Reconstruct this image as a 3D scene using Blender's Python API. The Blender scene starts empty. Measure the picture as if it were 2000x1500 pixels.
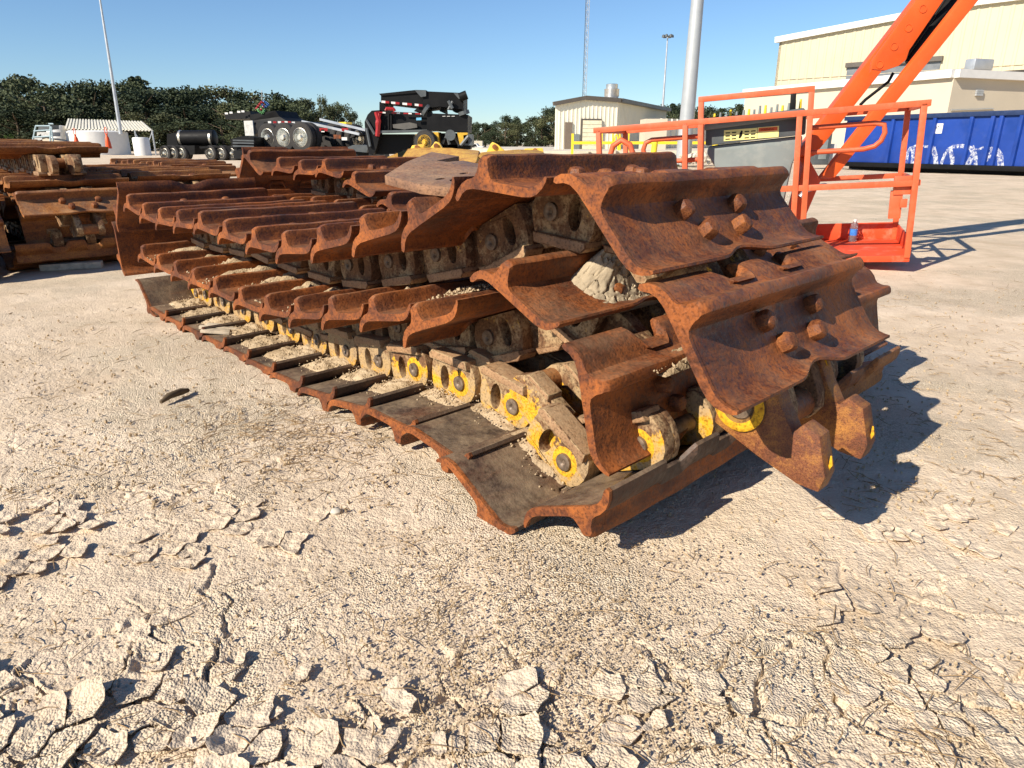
import bpy, bmesh, math, random
import numpy as np
from mathutils import Vector, Matrix, Euler
from mathutils.geometry import tessellate_polygon
R = math.radians
random.seed(7); RNG = np.random.default_rng(7)
scene = bpy.context.scene
C = scene.collection

# ------------------------------------------------------------------ camera, sky, sun, exposure
FPX, CAM_H, PITCH = 1330.0, 0.9, math.atan(469/1330.0)
cd = bpy.data.cameras.new('camera'); cam = bpy.data.objects.new('camera', cd); C.objects.link(cam)
cam.location = (0, 0, CAM_H); cam.rotation_euler = (math.pi/2 - PITCH, 0, 0)
cd.sensor_fit = 'HORIZONTAL'; cd.sensor_width = 36; cd.lens = FPX/2000*36
cd.clip_start = 0.05; cd.clip_end = 3000
scene.camera = cam
SUN_DIR = Vector((0.7515, 0.661, 0)).normalized()      # the way the light travels over the ground
SUN_EL = R(34)
w = bpy.data.worlds.new('World'); scene.world = w; w.use_nodes = True
nt = w.node_tree; nt.nodes.clear()
sky = nt.nodes.new('ShaderNodeTexSky'); sky.sky_type = 'NISHITA'; sky.sun_disc = False
sky.sun_elevation = SUN_EL; sky.sun_rotation = math.atan2(-SUN_DIR.x, -SUN_DIR.y)
sky.air_density = 1.0; sky.dust_density = 0.0; sky.ozone_density = 3.0
bg = nt.nodes.new('ShaderNodeBackground'); bg.inputs['Strength'].default_value = 0.078
wo = nt.nodes.new('ShaderNodeOutputWorld')
tint = nt.nodes.new('ShaderNodeMix'); tint.data_type = 'RGBA'; tint.blend_type = 'MULTIPLY'; tint.inputs[0].default_value = 1.0
tint.inputs[7].default_value = (0.70, 0.84, 1.0, 1)
nt.links.new(sky.outputs[0], tint.inputs[6]); nt.links.new(tint.outputs[2], bg.inputs[0]); nt.links.new(bg.outputs[0], wo.inputs[0])
sl = bpy.data.lights.new('sun', 'SUN'); sun = bpy.data.objects.new('sun', sl); C.objects.link(sun)
sl.energy = 4.6; sl.angle = R(0.5); sl.color = (1.0, 0.91, 0.77)
ld = Vector((SUN_DIR.x*math.cos(SUN_EL), SUN_DIR.y*math.cos(SUN_EL), -math.sin(SUN_EL)))
sun.rotation_euler = ld.to_track_quat('-Z', 'Y').to_euler(); sun.location = (-20, -20, 30)
scene.view_settings.view_transform = 'Standard'; scene.view_settings.look = 'None'
scene.view_settings.exposure = 0.77; scene.view_settings.gamma = 1.0
scene.view_settings.use_curve_mapping = False

# ------------------------------------------------------------------ helpers
_cp, _sp = math.cos(PITCH), math.sin(PITCH)
def ray(u, v):
    x = (u-1000)/FPX; y = (750-v)/FPX
    return Vector((x, _cp + y*_sp, -_sp + y*_cp))
def at(u, v, Y):
    "the point Y metres ahead on the line of sight through a spot of the photograph (survey helper)"
    d = ray(u, v); return Vector((0, 0, CAM_H)) + d*(Y/d.y)
def gr(u, v, z=0.0):
    d = ray(u, v); return Vector((0, 0, CAM_H)) + d*((z-CAM_H)/d.z)
TO = Vector((0.1845, 1.4170, 0)); TANG = math.atan2(-0.7239, 0.6899)
TU = Vector((0.6899, -0.7239, 0)); TW = Vector((0.7239, 0.6899, 0))
def tw(u, w_, z=0.0): return TO + TU*u + TW*w_ + Vector((0, 0, z))

def tag(o, label=None, cat=None, group=None, kind=None):
    if label: o['label'] = label
    if cat: o['category'] = cat
    if group: o['group'] = group
    if kind: o['kind'] = kind
    return o
def empty(name, loc=(0,0,0), rz=0.0, M=None):
    o = bpy.data.objects.new(name, None); C.objects.link(o); o.empty_display_size = 0.1
    if M is not None: o.matrix_world = M
    else: o.location = loc; o.rotation_euler = (0, 0, rz)
    return o
def obj(name, me, parent=None, loc=None, rot=None, M=None):
    o = bpy.data.objects.new(name, me); C.objects.link(o)
    if parent: o.parent = parent
    if M is not None: o.matrix_basis = M
    if loc is not None: o.location = loc
    if rot is not None: o.rotation_euler = rot
    return o

class MB:
    def __init__(s): s.v=[]; s.f=[]; s.m=[]
    def add(s, vs, fs, mi=0, M=None):
        n=len(s.v)
        if M is not None: vs=[M@Vector(p) for p in vs]
        s.v += [tuple(p) for p in vs]; s.f += [tuple(i+n for i in f) for f in fs]; s.m += [mi]*len(fs); return s
    def box(s, lo, hi, mi=0, M=None):
        x0,y0,z0=lo; x1,y1,z1=hi
        return s.add([(x0,y0,z0),(x1,y0,z0),(x1,y1,z0),(x0,y1,z0),(x0,y0,z1),(x1,y0,z1),(x1,y1,z1),(x0,y1,z1)],
              [(3,2,1,0),(4,5,6,7),(0,1,5,4),(1,2,6,5),(2,3,7,6),(3,0,4,7)], mi, M)
    def bar(s, p, q, a, b=None, mi=0, up=(0,0,1)):
        p=Vector(p); q=Vector(q); b=a if b is None else b
        d=(q-p).normalized(); u=Vector(up)
        if abs(d.dot(u))>0.98: u=Vector((1,0,0)) if abs(d.x)<0.9 else Vector((0,1,0))
        x=d.cross(u).normalized(); y=x.cross(d)
        vs=[c+x*(i*a/2)+y*(j*b/2) for c in (p,q) for i,j in ((-1,-1),(1,-1),(1,1),(-1,1))]
        return s.add(vs,[(3,2,1,0),(4,5,6,7),(0,1,5,4),(1,2,6,5),(2,3,7,6),(3,0,4,7)],mi)
    def tube(s, pts, r, n=10, mi=0, cap=True):
        pts=[Vector(p) for p in pts]; k=len(pts); rs=r if isinstance(r,(list,tuple)) else [r]*k
        d0=(pts[1]-pts[0]).normalized(); u=Vector((0,0,1)) if abs(d0.z)<0.9 else Vector((1,0,0))
        vs=[]
        for i,p in enumerate(pts):
            d=(pts[min(i+1,k-1)]-pts[max(i-1,0)]).normalized()
            x=d.cross(u)
            if x.length<1e-4: x=d.cross(Vector((0,1,0)))
            x.normalize(); y=x.cross(d); u=y
            vs+=[p+x*(rs[i]*math.cos(2*math.pi*j/n))+y*(rs[i]*math.sin(2*math.pi*j/n)) for j in range(n)]
        fs=[(i*n+j,(i+1)*n+j,(i+1)*n+(j+1)%n,i*n+(j+1)%n) for i in range(k-1) for j in range(n)]
        if cap: fs+=[tuple(range(n)),tuple(range((k-1)*n+n-1,(k-1)*n-1,-1))]
        return s.add(vs,fs,mi)
    def lathe(s, prof, n=20, mi=0, M=None):
        vs=[(r*math.cos(2*math.pi*j/n), r*math.sin(2*math.pi*j/n), z) for r,z in prof for j in range(n)]
        k=len(prof); fs=[(i*n+j,i*n+(j+1)%n,(i+1)*n+(j+1)%n,(i+1)*n+j) for i in range(k-1) for j in range(n)]
        if prof[0][0]>1e-6: fs.append(tuple(range(n-1,-1,-1)))
        if prof[-1][0]>1e-6: fs.append(tuple(range((k-1)*n,(k-1)*n+n)))
        return s.add(vs,fs,mi,M)
    def prism(s, poly, a, b, M=None, holes=(), mi=0):
        "2-D outline (x,z) with holes, swept along y from a to b"
        loops=[list(poly)]+[list(h) for h in holes]; flat=[p for l in loops for p in l]; N=len(flat)
        tris=tessellate_polygon([[Vector((p[0],p[1],0)) for p in l] for l in loops])
        vs=[(p[0],a,p[1]) for p in flat]+[(p[0],b,p[1]) for p in flat]; fs=[]
        for t in tris:
            A,B,D=[flat[i] for i in t]
            ar=(B[0]-A[0])*(D[1]-A[1])-(B[1]-A[1])*(D[0]-A[0])
            t=tuple(t) if ar>0 else tuple(reversed(t))
            fs.append(t if a<b else tuple(reversed(t))); r=tuple(i+N for i in t)
            fs.append(tuple(reversed(r)) if a<b else r)
        base=0
        for li,l in enumerate(loops):
            n=len(l); ar=sum(l[i][0]*l[(i+1)%n][1]-l[(i+1)%n][0]*l[i][1] for i in range(n))
            flip=((ar>0)==(li==0))==(a<b)
            for i in range(n):
                j=(i+1)%n; q=(base+i,base+i+N,base+j+N,base+j)
                fs.append(q if flip else tuple(reversed(q)))
            base+=n
        return s.add(vs,fs,mi,M)
    def mesh(s, name, mats, angle=35, bevel=0):
        me=bpy.data.meshes.new(name); me.from_pydata(s.v,[],s.f)
        for m in (mats if isinstance(mats,(list,tuple)) else [mats]): me.materials.append(m)
        me.polygons.foreach_set('material_index', s.m)
        bm=bmesh.new(); bm.from_mesh(me); bmesh.ops.recalc_face_normals(bm, faces=bm.faces)
        if bevel:
            es=[e for e in bm.edges if e.is_manifold and e.calc_face_angle(0)>R(40)]
            bmesh.ops.bevel(bm, geom=es, offset=bevel, segments=2, affect='EDGES', clamp_overlap=True, profile=0.6)
        bm.to_mesh(me); bm.free()
        if angle:
            me.polygons.foreach_set('use_smooth',[True]*len(me.polygons)); me.set_sharp_from_angle(angle=R(angle))
        me.update(); return me
    def build(s, name, mats, parent=None, angle=35, bevel=0, **k): return obj(name, s.mesh(name,mats,angle,bevel), parent, **k)

def ngrad(seed):
    r=np.random.default_rng(seed); a=r.random((256,256))*2*np.pi; return np.cos(a),np.sin(a)
def perlin(x,y,seed=0):
    gx,gy=ngrad(seed); xi=np.floor(x).astype(int); yi=np.floor(y).astype(int); xf=x-xi; yf=y-yi
    u=xf*xf*xf*(xf*(xf*6-15)+10); v=yf*yf*yf*(yf*(yf*6-15)+10)
    def d(i,j): a=(xi+i)&255; b=(yi+j)&255; return gx[a,b]*(xf-i)+gy[a,b]*(yf-j)
    return (d(0,0)*(1-u)+d(1,0)*u)*(1-v)+(d(0,1)*(1-u)+d(1,1)*u)*v
def fbm(x,y,seed=0,o=4,l=2.1,g=0.5):
    r=0;a=1
    for i in range(o): r=r+a*perlin(x,y,seed+i); x=x*l;y=y*l;a*=g
    return r
def vor(x,y,seed=0):
    "distance to nearest cell edge and cell hash"
    r=np.random.default_rng(seed); jx=r.random((256,256)); jy=r.random((256,256)); hh=r.random((256,256))
    xi=np.floor(x).astype(int); yi=np.floor(y).astype(int)
    F1=np.full(x.shape,9.0);F2=np.full(x.shape,9.0);H=np.zeros(x.shape);DX=np.zeros(x.shape);DY=np.zeros(x.shape)
    for i in(-1,0,1):
        for j in(-1,0,1):
            a=(xi+i)&255;b=(yi+j)&255; dx=xi+i+jx[a,b]-x; dy=yi+j+jy[a,b]-y; d=np.sqrt(dx*dx+dy*dy)
            n=d<F1; F2=np.where(n,F1,np.minimum(F2,d)); H=np.where(n,hh[a,b],H); DX=np.where(n,dx,DX);DY=np.where(n,dy,DY); F1=np.where(n,d,F1)
    return F2-F1,H,DX,DY
def sstep(a,b,x): t=np.clip((x-a)/(b-a),0,1); return t*t*(3-2*t)

# ------------------------------------------------------------------ materials
class NT:
    def __init__(s,name):
        s.m=bpy.data.materials.new(name); s.m.use_nodes=True; s.t=s.m.node_tree; s.t.nodes.clear()
        s.out=s.n('ShaderNodeOutputMaterial'); s.b=s.n('ShaderNodeBsdfPrincipled'); s.l(s.b.outputs[0],s.out.inputs[0])
    def n(s,t,**k):
        x=s.t.nodes.new(t)
        for a,v in k.items(): setattr(x,a,v)
        return x
    def l(s,a,b): s.t.links.new(a,b)
    def coord(s,rand=True):
        c=s.n('ShaderNodeTexCoord').outputs['Object']
        if rand:
            oi=s.n('ShaderNodeObjectInfo'); a=s.n('ShaderNodeVectorMath',operation='ADD')
            m=s.n('ShaderNodeMath',operation='MULTIPLY'); m.inputs[1].default_value=57.0
            s.l(oi.outputs['Random'],m.inputs[0]); s.l(c,a.inputs[0]); s.l(m.outputs[0],a.inputs[1]); c=a.outputs[0]
        return c
    def noise(s,co,sc,det=5,rough=0.6,dist=0.0):
        x=s.n('ShaderNodeTexNoise'); x.inputs['Scale'].default_value=sc; x.inputs['Detail'].default_value=det
        x.inputs['Roughness'].default_value=rough; x.inputs['Distortion'].default_value=dist
        s.l(co,x.inputs['Vector']); return x.outputs['Fac']
    def voro(s,co,sc,feature='F1',out='Distance'):
        x=s.n('ShaderNodeTexVoronoi',feature=feature); x.inputs['Scale'].default_value=sc; s.l(co,x.inputs['Vector']); return x.outputs[out]
    def ramp(s,fac,stops):
        x=s.n('ShaderNodeValToRGB'); e=x.color_ramp.elements
        while len(e)<len(stops): e.new(0.5)
        for i,(p,c) in enumerate(stops):
            e[i].position=p; c=(c,c,c) if not isinstance(c,(tuple,list)) else c; e[i].color=(*c,1)
        s.l(fac,x.inputs[0]); return x.outputs[0]
    def mix(s,f,a,b,mode='MIX'):
        x=s.n('ShaderNodeMix',data_type='RGBA',blend_type=mode)
        for i,v in ((0,f),(6,a),(7,b)):
            if hasattr(v,'is_output'): s.l(v,x.inputs[i])
            elif i==0: x.inputs[0].default_value=v
            else: x.inputs[i].default_value=(*v,1)
        return x.outputs[2]
    def mth(s,op,a,b=0.0):
        x=s.n('ShaderNodeMath',operation=op)
        for i,v in ((0,a),(1,b)):
            if hasattr(v,'is_output'): s.l(v,x.inputs[i])
            else: x.inputs[i].default_value=v
        return x.outputs[0]
    def bump(s,h,st,dist=0.01,nrm=None):
        x=s.n('ShaderNodeBump'); x.inputs['Strength'].default_value=st; x.inputs['Distance'].default_value=dist
        s.l(h,x.inputs['Height'])
        if nrm is not None: s.l(nrm,x.inputs['Normal'])
        s.l(x.outputs[0],s.b.inputs['Normal']); return x.outputs[0]
    def set(s,col=None,rough=None,metal=None,spec=None):
        for k,v in (('Base Color',col),('Roughness',rough),('Metallic',metal),('Specular IOR Level',spec)):
            if v is None: continue
            if hasattr(v,'is_output'): s.l(v,s.b.inputs[k])
            else: s.b.inputs[k].default_value=(*v,1) if isinstance(v,tuple) else v
        return s.m
DIRT=(0.46,0.34,0.21)
def rust(name,dark,mid,bright,dust=0.0,sc=1.0,grey=None,drop=0.5,dustcol=DIRT):
    t=NT(name); co=t.coord()
    a=t.noise(co,5*sc,8,0.65,0.4); b=t.noise(co,70*sc,4,0.6); v=t.voro(co,160*sc)
    f=t.mth('ADD',t.mth('MULTIPLY',a,0.8),t.mth('MULTIPLY',b,0.32))
    col=t.ramp(f,[(0.34,dark),(0.52,mid),(0.72,bright)])
    if grey: col=t.mix(t.ramp(t.noise(co,2.2*sc,5,0.6),[(0.42,0.0),(0.62,drop)]),col,grey)
    st=t.n('ShaderNodeMapping'); st.inputs['Scale'].default_value=(9*sc,1.6*sc,9*sc); t.l(co,st.inputs[0])
    col=t.mix(t.ramp(t.noise(st.outputs[0],1.6,7,0.7,0.6),[(0.50,0.0),(0.72,0.75)]),col,bright)
    col=t.mix(t.ramp(t.noise(co,3.1*sc,6,0.65,0.5),[(0.52,0.0),(0.72,0.45)]),col,dark)
    pits=t.ramp(t.noise(co,140*sc,3,0.5),[(0.3,0.5),(0.5,1.0)]); col=t.mix(1.0,col,pits,'MULTIPLY')
    if dust:
        g=t.n('ShaderNodeNewGeometry'); sep=t.n('ShaderNodeSeparateXYZ'); t.l(g.outputs['Normal'],sep.inputs[0])
        up=t.ramp(sep.outputs[2],[(0.35,0.0),(0.9,1.0)])
        dn=t.ramp(t.mth('ADD',t.noise(co,6,7,0.7),t.mth('MULTIPLY',t.noise(co,45,3),0.3)),[(0.55,0.0),(0.85,1.0)])
        col=t.mix(t.mth('MULTIPLY',t.mth('MULTIPLY',up,dn),dust),col,dustcol)
    h=t.mth('ADD',t.mth('MULTIPLY',b,0.6),t.mth('ADD',t.mth('MULTIPLY',v,0.25),t.noise(co,14*sc,6,0.7)))
    t.bump(h,0.35,0.006); return t.set(col,t.ramp(t.mth('ADD',t.mth('MULTIPLY',b,.5),t.mth('MULTIPLY',t.noise(co,2.4*sc,5,.6),.5)),[(0.38,0.46),(0.62,0.85)]),0.0,0.42)
RUST=rust('rusty_steel',(0.036,0.0125,0.007),(0.118,0.033,0.0105),(0.33,0.095,0.017),dust=0.2)
RUST_DK=rust('dark_rusty_steel',(0.07,0.025,0.012),(0.20,0.066,0.019),(0.42,0.17,0.042),dust=0.4)
BOLT=rust('rusty_bolt_steel',(0.05,0.017,0.009),(0.135,0.04,0.013),(0.30,0.10,0.022),sc=2)
WORN=rust('worn_brown_steel',(0.034,0.020,0.014),(0.066,0.037,0.025),(0.13,0.06,0.032),dust=0.5,grey=(0.058,0.044,0.035),drop=0.8)
RAIL=rust('dusty_rail_steel',(0.16,0.085,0.045),(0.30,0.17,0.085),(0.42,0.26,0.14),dust=0.6)
PALE=rust('pale_yellow_rust',(0.24,0.095,0.028),(0.46,0.24,0.055),(0.62,0.39,0.075),sc=1.4)
def linkmat(name,yel,mud,grad=0.0):
    t=NT(name); co=t.coord(); a=t.noise(co,9,7,0.65,0.5); b=t.noise(co,75,4)
    tc=t.n('ShaderNodeTexCoord'); sp=t.n('ShaderNodeSeparateXYZ'); t.l(tc.outputs['Object'],sp.inputs[0])
    sn=t.n('ShaderNodeSeparateXYZ'); t.l(tc.outputs['Normal'],sn.inputs[0]); side=t.ramp(t.mth('ABSOLUTE',sn.outputs[1]),[(0.55,0.0),(0.8,1.0)])
    base=t.ramp(t.mth('ADD',t.mth('MULTIPLY',a,0.75),t.mth('MULTIPLY',b,0.3)),[(0.34,(0.075,0.038,0.02)),(0.52,(0.15,0.075,0.036)),(0.75,(0.26,0.13,0.055))])
    yc=t.ramp(t.mth('ADD',t.mth('MULTIPLY',b,.6),t.mth('MULTIPLY',a,.4)),[(0.35,(0.46,0.20,0.012)),(0.55,(0.66,0.36,0.016)),(0.7,(0.74,0.43,0.022))])
    f=t.mth('ADD',t.noise(co,16,7,0.7,0.7),t.mth('MULTIPLY',t.mth('ADD',sp.outputs[2],0.10),grad))       # paint is worn off towards the running rail
    f=t.mth('ADD',f,t.mth('MULTIPLY',t.mth('SUBTRACT',b,0.5),0.35))
    col=t.mix(t.mth('MULTIPLY',t.ramp(f,[(1.0-yel-0.03,0.0),(1.0-yel+0.03,1.0)]),side),base,yc)
    col=t.mix(t.ramp(t.mth('ADD',t.noise(co,8,7,0.75),t.mth('MULTIPLY',b,0.25)),[(1.02-mud,0.0),(1.14-mud,0.9)]),col,(0.38,0.265,0.145))
    pits=t.ramp(t.noise(co,150,3,0.5),[(0.3,0.5),(0.5,1.0)]); col=t.mix(1.0,col,pits,'MULTIPLY')
    t.bump(t.mth('ADD',a,t.mth('MULTIPLY',b,0.6)),0.5,0.006); return t.set(col,0.8,0,0.3)
LINK_Y=linkmat('yellow_painted_link_steel',0.56,0.46,5.5)
LINK_M=linkmat('muddy_link_steel',0.46,0.50,3.5)
LINK_D=linkmat('dark_greasy_link_steel',0.33,0.42,1.0)
RING_Y=linkmat('yellow_ring_paint',0.62,0.32)
def plain(name,col,rough=0.6,metal=0.0,var=0.15,sc=6,spec=0.4,bump=0.0,dirt=0.0,dirtcol=(0.3,0.22,0.14)):
    t=NT(name); co=t.coord(); a=t.noise(co,sc,6,0.6)
    c=t.ramp(a,[(0.3,tuple(x*(1-var) for x in col)),(0.7,tuple(min(1,x*(1+var)) for x in col))])
    if dirt: c=t.mix(t.ramp(t.noise(co,sc*2.3,8,0.7),[(0.5,0.0),(0.8,dirt)]),c,dirtcol)
    if bump: t.bump(t.noise(co,sc*8,4),bump,0.004)
    return t.set(c,t.ramp(a,[(0.3,max(0.05,rough-0.1)),(0.7,min(1,rough+0.1))]),metal,spec)
MUD=NT('dry_mud'); _c=MUD.coord(); _a=MUD.noise(_c,9,8,0.7); _b=MUD.voro(_c,120)
MUD.bump(MUD.mth('ADD',_a,MUD.mth('MULTIPLY',_b,0.4)),0.6,0.01)
MUD=MUD.set(MUD.ramp(_a,[(0.3,(0.30,0.215,0.125)),(0.5,(0.43,0.325,0.205)),(0.72,(0.52,0.41,0.28))]),0.95,0,0.1)
GREYMUD=plain('grey_dry_mud',(0.40,0.325,0.225),0.95,0,0.25,14,0.1,0.5)
ORANGE=plain('orange_lift_paint',(0.66,0.10,0.017),0.45,0,0.14,2.5,0.35,dirt=0.3,dirtcol=(0.5,0.16,0.07))
ORANGE_F=plain('faded_orange_paint',(0.58,0.105,0.036),0.5,0,0.12,5,0.4,dirt=0.35,dirtcol=(0.66,0.30,0.17))
RED_F=plain('worn_red_floor_paint',(0.66,0.075,0.022),0.6,0,0.15,3,0.3,dirt=0.85,dirtcol=(0.72,0.33,0.22))
GREYP=plain('grey_plastic',(0.19,0.215,0.21),0.6,0,0.1,4,0.4,dirt=0.35,dirtcol=(0.42,0.40,0.34))
DARKP=plain('dark_grey_plastic',(0.075,0.085,0.09),0.5,0,0.15,5)
BLACK=plain('black_paint',(0.006,0.006,0.0065),0.55,0,0.3,3,0.18,dirt=0.05,dirtcol=(.06,.05,.04))
RUBBER=plain('tyre_rubber',(0.035,0.033,0.032),0.85,0,0.2,8,0.2,dirt=0.5,dirtcol=(0.09,0.08,0.07))
CHROME=plain('polished_metal',(0.72,0.68,0.58),0.35,0.9,0.12,5,dirt=.3)
GALV=plain('galvanised_steel',(0.46,0.48,0.50),0.45,0.55,0.1,2)
POLE=plain('grey_pole_steel',(0.40,0.42,0.43),0.5,0.25,0.1,1.2)
WHITE=plain('white_paint',(0.66,0.65,0.62),0.5,0,0.05,3)
YELLOW=plain('yellow_paint',(0.82,0.60,0.03),0.5,0,0.08,4,dirt=0.3,dirtcol=(0.55,0.42,0.12))
YELL_M=plain('yellow_machine_paint',(0.62,0.36,0.03),0.5,0,0.25,5,dirt=0.7,dirtcol=(0.2,0.1,0.04))
RED=plain('red_reflector',(0.30,0.014,0.016),0.35,0,0.1,5)
CONE=plain('orange_cone_plastic',(0.88,0.10,0.02),0.45,0,0.08,6)
BLUE=plain('blue_dumpster_paint',(0.008,0.042,0.25),0.42,0,0.2,1.2,0.45,dirt=0.22,dirtcol=(0.09,0.11,0.2))
CREAM=plain('cream_wall_sheet',(0.53,0.465,0.325),0.6,0,0.05,0.6,0.3,dirt=0.15,dirtcol=(0.62,0.5,0.33))
CREAM2=plain('pale_annex_wall',(0.54,0.47,0.36),0.7,0,0.05,0.5,0.3,dirt=0.15,dirtcol=(0.66,0.55,0.40))
BROWN=plain('brown_trim',(0.10,0.085,0.07),0.5,0,0.1,3)
DOORP=plain('taupe_door_paint',(0.20,0.155,0.115),0.5,0,0.08,3)
CONC=plain('pale_concrete',(0.58,0.52,0.42),0.9,0,0.12,1.5,0.2,0.2,dirt=0.3)
WOOD=plain('weathered_wood',(0.50,0.42,0.31),0.85,0,0.3,22,0.2,0.4)
TWIG=plain('dark_twig_wood',(0.12,0.085,0.05),0.9,0,0.3,20,0.2)
GLASSD=plain('dark_louvre_glass',(0.16,0.17,0.18),0.3,0,0.15,2)
BARK=plain('bark',(0.10,0.075,0.05),0.9,0,0.25,4,0.2)
def leafmat(name,c1,c2):
    t=NT(name); oi=t.n('ShaderNodeObjectInfo'); co=t.coord(); a=t.noise(co,0.55,3,0.5); b=t.noise(co,3.5,2)
    f=t.mth('ADD',t.mth('MULTIPLY',a,0.7),t.mth('ADD',t.mth('MULTIPLY',b,0.3),t.mth('MULTIPLY',t.mth('SUBTRACT',oi.outputs['Random'],0.5),0.55)))
    return t.set(t.ramp(f,[(0.3,c1),(0.72,c2)]),0.7,0,0.2)
LEAF=[leafmat('dark_oak_leaves',(0.025,0.037,0.018),(0.070,0.084,0.040)),leafmat('olive_leaves',(0.033,0.043,0.021),(0.098,0.102,0.046)),leafmat('pine_needles',(0.015,0.025,0.014),(0.044,0.057,0.027)),leafmat('fresh_green_leaves',(0.03,0.065,0.012),(0.09,0.14,0.022))]

# ground material
def ground_mat():
    t=NT('dry_clay_ground'); co=t.coord(False)
    big=t.noise(co,0.55,6,0.6,0.3); mid=t.noise(co,3.2,7,0.65,0.2); fine=t.noise(co,55,5,0.7); g1=t.voro(co,210); g2=t.voro(co,95)
    col=t.ramp(t.mth('ADD',t.mth('MULTIPLY',mid,0.6),t.mth('MULTIPLY',big,0.4)),[(0.30,(0.46,0.36,0.25)),(0.48,(0.62,0.497,0.362)),(0.64,(0.73,0.60,0.455))])
    gv=t.ramp(t.mth('ADD',t.mth('MULTIPLY',t.noise(co,1.1,4,0.55),0.8),t.mth('MULTIPLY',t.noise(co,9,4,0.6),0.2)),[(0.47,0.0),(0.60,1.0)])
    grit=t.ramp(t.voro(co,230,'F1','Color'),[(0.0,(0.27,0.215,0.145)),(0.45,(0.56,0.46,0.325)),(1.0,(0.80,0.70,0.54))])
    col=t.mix(t.mth('MULTIPLY',gv,0.75),col,grit)
    col=t.mix(t.ramp(t.noise(co,11,6,0.75,0.6),[(0.52,0.0),(0.70,0.35)]),col,(0.40,0.30,0.19))
    col=t.mix(t.ramp(fine,[(0.55,0.0),(0.78,0.35)]),col,(0.30,0.20,0.11))
    straw=t.noise(co,26,5,0.75,1.5); col=t.mix(t.ramp(straw,[(0.66,0.0),(0.75,0.5)]),col,(0.20,0.115,0.055))
    # dark wet-looking stains with a shape of their own
    pk=t.ramp(t.voro(co,140),[(0.02,0.55),(0.13,0.0)]); col=t.mix(t.mth('MULTIPLY',pk,t.ramp(t.noise(co,40,2),[(0.5,0.0),(0.6,1.0)])),col,(0.17,0.12,0.07))
    st=t.ramp(t.noise(co,0.7,6,0.65,0.8),[(0.60,0.0),(0.72,0.45)]); col=t.mix(st,col,(0.27,0.19,0.11))
    h=t.mth('ADD',t.mth('MULTIPLY',fine,0.8),t.mth('ADD',t.mth('MULTIPLY',t.mth('SUBTRACT',1.0,g1),t.mth('ADD',t.mth('MULTIPLY',gv,1.0),0.3)),t.mth('ADD',t.mth('MULTIPLY',t.mth('SUBTRACT',1.0,g2),0.4),t.mth('MULTIPLY',t.noise(co,17,6,0.7),0.7))))
    t.bump(h,0.62,0.010); return t.set(col,0.95,0,0.15)
GROUND=ground_mat()

# ------------------------------------------------------------------ ground sheet
def ground_height(X,Y):
    n=fbm(X*0.9,Y*0.9,3,3)*0.018+fbm(X*6,Y*6,11,4)*0.0045+fbm(X*30,Y*30,21,3)*0.0022
    near=1-sstep(2.6,9.0,np.hypot(X,Y))
    wx=X+fbm(X*7,Y*7,31,3)*0.05; wy=Y+fbm(X*7,Y*7,41,3)*0.05
    e,H,DX,DY=vor(wx*6.5,wy*6.5,5)
    # where the crust has cracked: the strip nearest the camera, and the left side
    fg=(1-sstep(0.97,1.12,Y+fbm(X*2.3,Y*2.3,51,3)*0.16))
    lf=sstep(-0.35,-0.75,X+fbm(X*1.5,Y*1.5,61,3)*0.35)*0.55*(1-sstep(1.7,2.6,Y))
    rt=sstep(0.55,0.8,X+fbm(X*2,Y*2,71,2)*0.2)*(1-sstep(1.2,1.5,Y))*0.5
    m=np.clip(np.maximum(np.maximum(fg,lf),rt),0,1)*near
    m=m*sstep(-0.12,0.12,fbm(X*2.6+9,Y*2.6,81,3)+0.10+0.25*fg)
    curl=np.clip(1-e/0.30,0,1)**2*(0.35+0.95*H)*0.010+(H-0.5)*0.005+((DX*(H-0.5)+DY*(0.7-H)))*0.006
    crack=-(1-sstep(0.01,0.06,e))*0.020
    n=n+m*(curl+crack)
    # second, finer generation of cracks
    e2,H2,_,_=vor(wx*17+3,wy*17,6); n=n+m*(np.clip(1-e2/0.3,0,1)**2*0.006*H2-(1-sstep(0.0,0.05,e2))*0.008)*near
    # the ground stays level under the tracks
    return n*near+fbm(X*0.25,Y*0.25,91,3)*0.03*(1-near)*np.clip(np.hypot(X,Y)/20,0,1)-0.006
def make_ground():
    ys=[0.42]
    while ys[-1]<7: ys.append(ys[-1]*1.0042)
    while ys[-1]<1500: ys.append(ys[-1]*1.035)
    ys=np.array([-40,-6,-1,0.1,0.3]+ys); s=np.concatenate([[-12,-5,-2.6,-1.8,-1.4],np.linspace(-1.12,1.12,640),[1.4,1.8,2.6,5,12]])
    yy=np.maximum(np.abs(ys),0.42); X=yy[:,None]*s[None,:]; Y=np.repeat(ys[:,None],len(s),1)
    Z=ground_height(X,Y); Z[:4]=-0.006
    nr,nc=X.shape; me=bpy.data.meshes.new('ground')
    co=np.stack([X,Y,Z],-1).reshape(-1,3).astype(np.float32)
    i=np.arange((nr-1)*nc).reshape(nr-1,nc)[:,:-1].ravel(); q=np.stack([i,i+1,i+nc+1,i+nc],-1)
    me.vertices.add(len(co)); me.vertices.foreach_set('co',co.ravel()); me.loops.add(q.size); me.loops.foreach_set('vertex_index',q.ravel().astype(np.int32))
    me.polygons.add(len(q)); me.polygons.foreach_set('loop_start',np.arange(0,q.size,4,dtype=np.int32))
    me.polygons.foreach_set('use_smooth',np.ones(len(q),bool)); me.materials.append(GROUND); me.update(calc_edges=True); me.validate()
    return tag(obj('ground',me),'pale dry cracked clay ground of the yard','ground',kind='structure')
make_ground()

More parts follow.
